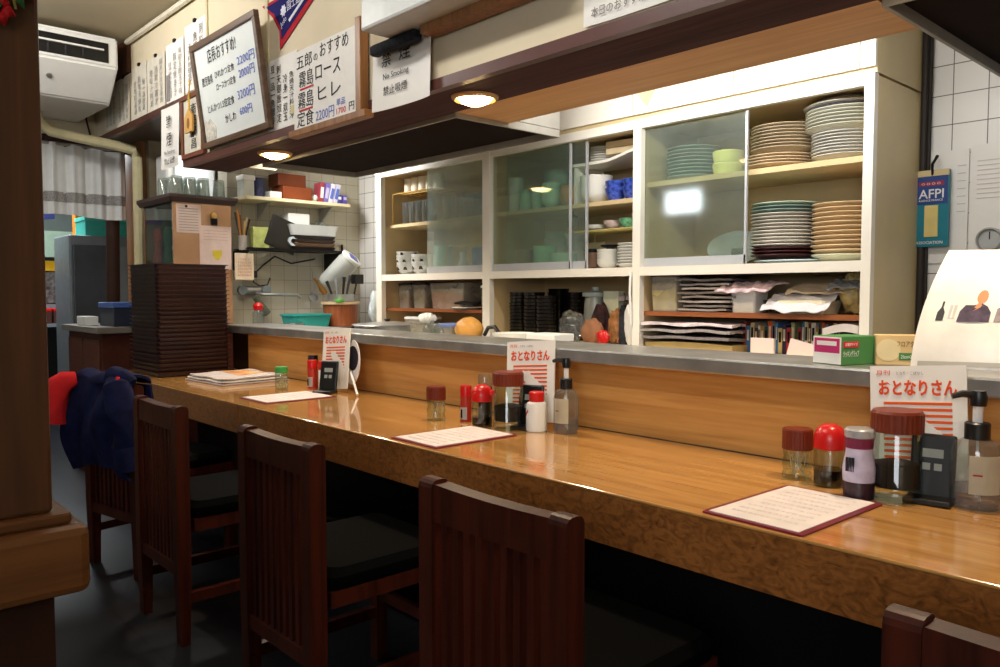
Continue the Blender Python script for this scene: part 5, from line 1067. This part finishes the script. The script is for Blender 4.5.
def sauce(label, x, y, r, h, fill):
    t = thing('sauce_bottle', label, 'sauce bottle', (x, y, ZC))
    part('glass_body', MB().lathe([(0, 0), (r * .95, 0), (r, .01), (r, h * .62), (r * .96, h * .63)], seg=28), GLASS, t, True)
    part('sauce', MB().lathe([(0, .006), (r * .95, .006), (r * .96, h * fill), (0, h * fill + .001)], seg=28), SOY, t, True)
    part('cap', MB().lathe([(r * .97, h * .60), (r * 1.04, h * .61), (r * 1.04, h * .74), (r * .98, h * .84), (r * .8, h * .93), (r * .45, h * .99), (0, h)], seg=28), RED, t, True, 'red domed cap')
    part('spout', MB().tube([(r * .8, .01, h * .78), (r * 1.15, .015, h * .83), (r * 1.3, .016, h * .84)], [.012, .010, .008], 10), RED, t, True)
    return t
sauce('red domed soy sauce bottle in the middle group before the big brown lidded jar', -2.138, 1.872, .038, .150, .22)
sauce('red domed soy sauce bottle nearest the camera beside the purple shaker', -.884, 1.925, .037, .155, .27)
def bigjar(label, x, y, r, h):
    t = thing('condiment_jar', label, 'jar', (x, y, ZC))
    mb = MB(); n = 12; hb = h * .78
    prof = [(0, 0), (r * .96, 0), (r, .006), (r, .03), (r * .97, .035), (r * .97, hb * .95), (r * .9, hb)]
    mb.lathe(prof, seg=14); part('glass_body', mb, GLASS, t, True)
    part('contents', MB().lathe([(0, .03), (r * .9, .03), (r * .92, h * .40), (r * .5, h * .43), (0, h * .41)], seg=24), M('dark pickle', (36, 24, 18), .5, var=.3, scale=60), t, True)
    ring = [(r * 1.0 * (1 + (.018 if k % 2 else 0)) * math.cos(PI * k / 32), r * (1 + (.018 if k % 2 else 0)) * math.sin(PI * k / 32)) for k in range(64)]
    mb = MB(); mb.prism(ring, 'z', hb - .004, h - .006); mb.lathe([(r, h - .0062), (r * .93, h), (0, h)], seg=32); part('lid', mb, BROWNCAP, t)
    return t
bigjar('large brown lidded condiment jar in the middle group', -2.03, 1.90, .054, .203); bigjar('large brown lidded condiment jar nearest the camera', -.722, 1.918, .056, .208)
# pill bottle
t = thing('salt_bottle', 'small white bottle with a red cap beside the middle pump bottle', 'bottle', (-1.927, 1.939, ZC))
part('body', MB().lathe([(0, 0), (.034, 0), (.037, .004), (.037, .085), (.034, .098), (.022, .106), (0, .106)], seg=28), WHITE, t, True)
part('cap', MB().lathe([(0, .104), (.026, .104), (.027, .135), (.023, .138), (0, .138)], seg=28), RED, t, True)
mb = MB(); mb.slab(lambda u, v: (.0374 * math.cos(-2.6 + .9 * u), .0374 * math.sin(-2.6 + .9 * u), .052 + .028 * abs(u - .5) * 1.2 + .010 * v), 10, 2, (0, 0, .0004)); part('emblem', mb, REDINK, t)
# purple shaker
t = thing('spice_shaker', 'white and purple shaker with a dark base nearest the camera', 'shaker', (-.785, 1.864, ZC))
part('body', MB().lathe([(0, 0), (.034, 0), (.035, .035), (.035, .06), (.033, .075)], seg=28), M('dark base', (44, 22, 36), .3), t, True)
part('sleeve', MB().lathe([(.0352, .04), (.0365, .07), (.030, .105), (.029, .12), (.031, .142)], seg=28), M('lilac label', (196, 186, 210), .4, var=.2, scale=30), t, True)
part('neck_band', MB().lathe([(.0302, .118), (.0305, .125), (.0325, .142)], seg=28), M('plum band', (120, 40, 70), .4), t, True)
part('cap', MB().lathe([(.031, .142), (.034, .144), (.034, .160), (.03, .164), (0, .164)], seg=28), M('silver cap', (200, 200, 204), .25, .5), t, True)
bars = MB()
for i in range(6): bars.box(-.016 + i * .0035, -.0142 + i * .0035, -.0365, -.0335, .065, .098)
part('barcode', bars, INK, t)
# pump bottles
def pump(label, x, y, r, h, rz=0):
    t = thing('pump_bottle', label, 'bottle', (x, y, ZC), rz); hb = h * .60
    part('body', MB().lathe([(0, 0), (r * .9, 0), (r, .012), (r, hb * .78), (r * .85, hb * .92), (r * .42, hb), (r * .4, hb)], seg=28), CLEARP, t, True)
    part('liquid', MB().lathe([(0, .006), (r * .88, .006), (r * .93, .016), (r * .93, hb * .30), (0, hb * .30 + .001)], seg=28), glass('sanitiser', (226, 226, 232), .05, .08, (190, 190, 200)), t, True)
    part('collar', MB().lathe([(0, hb - .004), (r * .5, hb - .004), (r * .5, hb + h * .12), (r * .44, hb + h * .13), (0, hb + h * .13)], seg=24), BLACK, t, True)
    part('neck', MB().lathe([(0, hb + h * .12), (r * .2, hb + h * .12), (r * .2, hb + h * .27), (0, hb + h * .27)], seg=16), WLAB, t, True)
    part('pump_head', MB().lathe([(0, h * .87), (r * .32, h * .87), (r * .36, h * .94), (r * .30, h), (0, h)], seg=20).tube([(0, 0, h * .96), (-.03, -.012, h * .97), (-.05, -.02, h * .945)], [.009, .008, .006], 8), BLACK, t, True)
    part('dip_tube', MB().tube([(0, 0, hb), (0.008, 0, .012)], .003, 6), WLAB, t)
    mb = MB(); mb.slab(lambda u, v: ((r + .0006) * math.cos(-1.75 + 1.3 * u), (r + .0006) * math.sin(-1.75 + 1.3 * u), hb * .24 + hb * .54 * v), 14, 2, (0, 0, .0004)); part('label', mb, M('cream label', (226, 218, 196), .5), t, True)
    mb = MB(); mb.slab(lambda u, v: ((r + .0014) * math.cos(-1.6 + .35 * u), (r + .0014) * math.sin(-1.6 + .35 * u), hb * .5 + .003 * v), 5, 1, (0, 0, .0003)); part('mark', mb, REDINK, t)
    return t
pump('clear pump bottle with a black pump at the end of the middle group', -1.835, 1.99, .043, .258, -.2); pump('clear pump bottle with a black pump nearest the camera at the counter panel', -.572, 1.975, .052, .262, .2)
# leaflets in black stands
def leaflet(label, x, y, rz, stand_dx):
    t = thing('leaflet', label, 'leaflet', (x, y, ZC), rz, 'leaflets standing on the counter')
    lean = -.13; W, H = .212, .295
    def tilt(o): o.rotation_euler = (lean, -.07, 0); o.location = (0, 0, .012)
    tilt(part('sheet', MB().box(-W / 2, W / 2, -.002, .004, 0, H), PAPER, t))
    for i in range(11):
        tilt(part('orange_stripe', MB().box(-.075, .075, -.0032, -.0018, .055 + i * .0145, .0615 + i * .0145), ORANGEINK, t))
    tilt(part('cat_figure', MB().prism([(.02, .05), (.075, .05), (.078, .09), (.062, .125), (.03, .152), (.005, .172), (-.005, .188), (-.014, .178), (-.03, .188), (-.034, .168), (-.022, .148), (-.006, .128), (.012, .095)], 'y', -.0042, -.003), PAPER, t))
    tilt(letter('おとなりさん', .172, .038, -.086, .222, t, M('title red', (220, 78, 36), .6), -.0034, .035)); tilt(letter('月刊', .032, .012, -.092, .272, t, M('title red', (214, 74, 38), .6), -.0034)); tilt(letter('となり・こばなし', .06, .008, -.045, .273, t, GREYINK, -.0034))
    return t
def cstand(label, x, y, rz, h=.15):
    t = thing('menu_stand', label, 'stand', (x, y, ZC), rz)
    o = part('back', MB().box(-.047, .047, -.008, .008, .0, h, .006), BLACK, t); o.rotation_euler = (-.18, 0, 0); o.location = (0, 0, .004)
    part('foot', MB().box(-.049, .049, -.06, .012, 0, .014, .004), BLACK, t)
    for i, (a, b, c, d) in enumerate(((-.022, .022, .095, .115), (-.02, -.004, .066, .082), (.004, .02, .066, .082))):
        o = part('print', MB().box(a, b, -.0092, -.007, c, d), M('stand print', (150, 158, 156), .5), t); o.rotation_euler = (-.18, 0, 0); o.location = (0, 0, .004)
    return t
leaflet('orange striped cat leaflet in the far group before the paper fan', -3.385, 2.0, .10, 0); cstand('black stand before the far leaflet and the fan', -3.35, 1.945, .5)
leaflet('orange striped cat leaflet behind the middle group of condiments', -2.03, 2.005, .18, 0); cstand('black stand behind the white salt bottle', -1.985, 1.96, .35)
leaflet('orange striped cat leaflet nearest the camera behind the large jar', -.70, 2.0, .12, 0); cstand('black stand beside the near large brown lidded jar', -.658, 1.955, .15, .15)
# paper fan
t = thing('paper_fan', 'black and white round paper fan leaning against the counter panel behind the far leaflet', 'fan', (-3.24, 2.03, ZC), -.22)
def fanpt(u, v):
    a = 2 * PI * u; return (.13 * v * math.cos(a) * .95, -.0 + .0, .145 + .13 * v * math.sin(a))
mb = MB(); mb.prism([(-.06 + .105 * math.cos(2 * PI * k / 28), .145 + .108 * math.sin(2 * PI * k / 28)) for k in range(28)], 'y', -.002, .002); o = part('leaf', mb, WLAB, t); o.rotation_euler = (-.06, 0, 0)
mb = MB(); mb.prism([(-.06 + .075 * math.cos(2 * PI * k / 20) + .008, .165 + .06 * math.sin(2 * PI * k / 20)) for k in range(20)], 'y', -.0035, -.0022); o = part('dark_print', mb, M('fan print', (34, 32, 44), .6), t); o.rotation_euler = (-.06, 0, 0)
o = part('handle', MB().tube([(-.045, -.006, .10), (0.03, -.016, .055), (.115, -.03, .007)], .006, 8), WLAB, t, True); o.rotation_euler = (0, 0, 0)

# ------------------------------------------------------------------ on the ledge
ZE = 1.0045
def wrap(label, x, y, rz, L_, d, h, main, endm, texts, name='wrap_box'):
    t = thing(name, label, 'box', (x, y, ZE), rz)
    part('box', MB().box(-L_ / 2, L_ / 2, -d / 2, d / 2, 0, h, .002), main, t); part('end_flap', MB().box(-L_ / 2 - .0015, -L_ / 2 + .001, -d / 2 + .002, d / 2 - .002, .002, h - .002), endm, t)
    for s_, w_, h_, x_, z_, m_ in texts: letter(s_, w_, h_, x_, z_, t, m_, -d / 2 - .001)
    return t
GB = M('green box', (74, 128, 76), .5)
t = wrap('green wrap box with a white and pink end on the serving ledge', -.9695, 2.1895, 1.25, .13, .10, .078, GB, WHITE, [('クッキングラップ', .058, .018, -.060, .022, WLAB)])
part('red_band', MB().box(-.060, -.004, -.0515, -.0498, .048, .064), REDINK, t); letter('お徳用サイズ', .045, .009, -.055, .052, t, WLAB, -.053)
W_ = MB().box(-.0672, -.0658, -.044, .044, .032, .072, .001); part('pink_panel', W_, M('pink panel', (190, 50, 110), .4), t); part('white_panel', MB().box(-.068, -.0665, -.034, .034, .052, .064), WLAB, t)
t = wrap('tan kraft wrap box behind the green one on the serving ledge', -.838, 2.266, .55, .15, .05, .082, M('kraft box', (206, 178, 130), .5), M('kraft end', (206, 178, 130), .5), [('フロアクイック', .075, .016, -.025, .050, M('brown ink', (90, 70, 30), .6))])
part('green_patch', MB().box(-.02, .02, -.0265, -.0248, .014, .034), GB, t); letter('25cm×20', .03, .009, -.015, .019, t, WLAB, -.028)
part('end_print', MB().lathe([(0, 0), (.03, 0), (.03, .001), (0, .001)], (-.046, -.0252, .041), 24, Matrix.Rotation(PI / 2, 3, 'X')), M('pale disc', (216, 200, 160), .5), t); part('red_print', MB().box(.03, .065, -.0265, -.0248, .012, .042, .0005), M('faded red', (190, 80, 60), .5), t)
# curled poster holder and booklets
t = thing('poster_stand', 'large curled white poster standing on the ledge at the picture edge', 'poster', (-.70, 2.262, ZE), .35)
def post(u, v):
    x = -.115 + .31 * u + .02 * v * (1 - u); z = .31 * v
    return (x + .065 * v * v, -.04 + .12 * v * v + .02 * math.sin(PI * u), z)
part('sheet', MB().slab(post, 16, 14, (0, .003, 0)), M('poster sheet', (232, 228, 224), .3), t, True)
def onposter(u0, u1, v0, v1, m, n, poly=None):
    part(n, MB().slab(lambda u, v: tuple(a + b for a, b in zip(post(u0 + (u1 - u0) * u, v0 + (v1 - v0) * v), (0, -.0012, 0))), 6, 6, (0, .0008, 0)), m, t)
def outline(pts, m, n, lift=.0012):
    mb = MB(); A = [mb.bm.verts.new(Vector(post(u * .8 - .04, v)) - Vector((0, lift, 0))) for u, v in pts]; B = [mb.bm.verts.new(Vector(post(u * .8 - .04, v)) - Vector((0, lift - .0008, 0))) for u, v in pts]
    k_ = len(pts); mb.bm.faces.new(A); mb.bm.faces.new(B[::-1])
    for i in range(k_): mb.bm.faces.new([A[i], B[i], B[(i + 1) % k_], A[(i + 1) % k_]])
    part(n, mb, m, t)
oval = lambda cu, cv, ru, rv: [(cu + ru * math.cos(2 * PI * i / 14), cv + rv * math.sin(2 * PI * i / 14)) for i in range(14)]
outline([(.20, .40), (.27, .40), (.27, .47), (.245, .51), (.245, .56), (.225, .56), (.225, .51), (.20, .47)], M('poster bottle', (70, 70, 74), .5), 'bottle_print')
for du in (.31, .35): outline([(du, .42), (du + .022, .42), (du + .026, .53), (du - .004, .53)], M('poster glass', (196, 194, 196), .5), 'glass_print')
outline([(.40, .39), (.70, .39), (.70, .47), (.655, .52), (.60, .545), (.53, .53), (.45, .53), (.41, .48)], M('poster coat', (84, 74, 90), .5, var=.4, scale=40), 'figure_print')
outline(oval(.585, .60, .05, .055), M('poster skin', (212, 140, 104), .5), 'face_print', .0020); outline([(.50, .46), (.55, .44), (.60, .53), (.57, .56)], M('poster skin', (212, 140, 104), .5), 'arm_print', .0020)
outline([(.74, .39), (.84, .39), (.85, .50), (.81, .54), (.75, .50)], M('poster coat two', (150, 140, 146), .5, var=.4, scale=40), 'figure_print'); outline(oval(.80, .585, .042, .05), M('poster skin two', (206, 160, 130), .5), 'face_print', .0020)
onposter(.05, .95, .02, .06, M('poster grey', (176, 172, 166), .4), 'lower_band')
for k in range(3):
    mb = MB(); mb.slab(lambda u, v, k=k: (-.09 + .30 * u, -.08 + .14 * v, .006 + .10 * math.sin(PI * .5 * u) * (1 - .25 * k) + .004 * k), 14, 4, (0, 0, .0025))
    solo('booklet', ['curled white booklet beside the poster at the picture edge', 'second curled booklet under the uppermost beside the poster', 'lowest curled booklet under the others beside the poster'][k], 'booklet', mb, PAPER, (-.47, 2.17 + .0 * k, ZE + .022 - .011 * k), .3)

# ------------------------------------------------------------------ right wall of the kitchen
t = thing('hanging_calendar', 'blue and teal hanging calendar board on the white tiles beside the cabinet', 'calendar', (-1.18, 3.44, 1.385))
part('board', MB().box(-1.243, -1.118, 3.425, 3.445, 1.385, 1.69, .002), M('teal board', (36, 120, 136), .4), t, world=True)
part('blue_field', MB().box(-1.240, -1.122, 3.422, 3.426, 1.555, 1.665), M('blue field', (46, 70, 130), .4), t, world=True)
part('top_strip', MB().box(-1.243, -1.118, 3.420, 3.426, 1.666, 1.69), M('tan strip', (206, 186, 140), .4), t, world=True)
part('yellow_pad', MB().box(-1.205, -1.155, 3.421, 3.426, 1.425, 1.55), M('yellow pad', (216, 196, 126), .6), t, world=True)
part('red_band', MB().box(-1.228, -1.135, 3.4205, 3.4225, 1.628, 1.645), M('dull red', (150, 60, 80), .5), t, world=True)
for s_, w_, h_, x_, z_ in (('AFPI', .093, .036, -1.228, 1.578), ('AGENCE FRANCE', .09, .008, -1.228, 1.566), ('ASSOCIATION', .10, .012, -1.235, 1.396), ('○ ○ ○ ○', .07, .008, -1.218, 1.632)):
    me = text(s_, w_, h_, FR[t.name].inverted() @ Matrix.Translation((x_, 3.4205, z_)) @ FACE_S, .01); me.materials.append(WLAB); part('lettering', me, None, t)
part('hook', MB().tube([(-1.18, 3.425, 1.67), (-1.172, 3.40, 1.71), (-1.165, 3.43, 1.745)], .006, 8), BLACK, t, True, None, True)
t = thing('wall_document', 'white printed document sheet on the white tiles behind the poster', 'document', (-1.08, 3.465, 1.32))
part('sheet', MB().box(-1.205, -1.06, 3.461, 3.466, 1.32, 1.765), PAPER, t, world=True)
for k in range(7): part('print_line', MB().box(-1.10, -1.07, 3.459, 3.4612, 1.70 - k * .03, 1.703 - k * .03), M('pale print', (200, 190, 186), .6), t, world=True)
t = thing('wall_document', 'white printed document sheet behind the round dial', 'document', (-.95, 3.465, 1.32))
part('sheet', MB().box(-1.055, -.80, 3.460, 3.466, 1.30, 1.775), PAPER, t, world=True)
for k in range(9): part('print_line', MB().box(-1.03, -.84, 3.458, 3.4602, 1.71 - k * .018, 1.713 - k * .018), M('pale print', (200, 190, 186), .6), t, world=True)
t = thing('round_dial', 'grey round dial thermometer on the white document', 'dial', (-.975, 3.45, 1.405))
Rx = Matrix.Rotation(PI / 2, 3, 'X')
part('case', MB().lathe([(0, -.008), (.042, -.008), (.046, .0), (.046, .02), (.040, .024), (.038, .02)], (0, 0, 0), 28, Rx), GREYM, t, True); part('face', MB().lathe([(0, 0), (.04, 0), (.04, .012), (0, .012)], (0, 0, 0), 28, Rx), M('dial face', (176, 178, 176), .3), t, True)
part('needle', MB().box(-.002, .002, -.0135, -.0125, 0, .03), BLACK, t)
mb = MB(); mb.tube([(-1.222, 3.44, .96), (-1.222, 3.44, 2.9)], .014, 10).tube([(-1.205, 3.45, .96), (-1.205, 3.45, 2.9)], .008, 8)
solo('drain_pipe', 'dark pipe running up the tiles beside the cabinet side', 'pipe', mb, M('pipe dark', (54, 48, 44), .5), smooth=True)

t = thing('cloth_pouch', 'small black and white cloth pouch beside the tray stack at the counter end', 'pouch', (-5.10, 1.74, ZC))
part('body', loft(MB(), [(.13, .10, .03, 0), (.15, .12, .04, .02), (.13, .10, .04, .05), (.07, .05, .02, .065)]), BLACK, t, True)
part('white_flap', MB().slab(lambda u, v: (-.04 + .08 * u * (1 - .5 * v), -.02 + .03 * v, .055 + .09 * v + .01 * math.sin(5 * u)), 8, 6, (0, .004, 0)), PAPER, t, True, 'white cloth end')
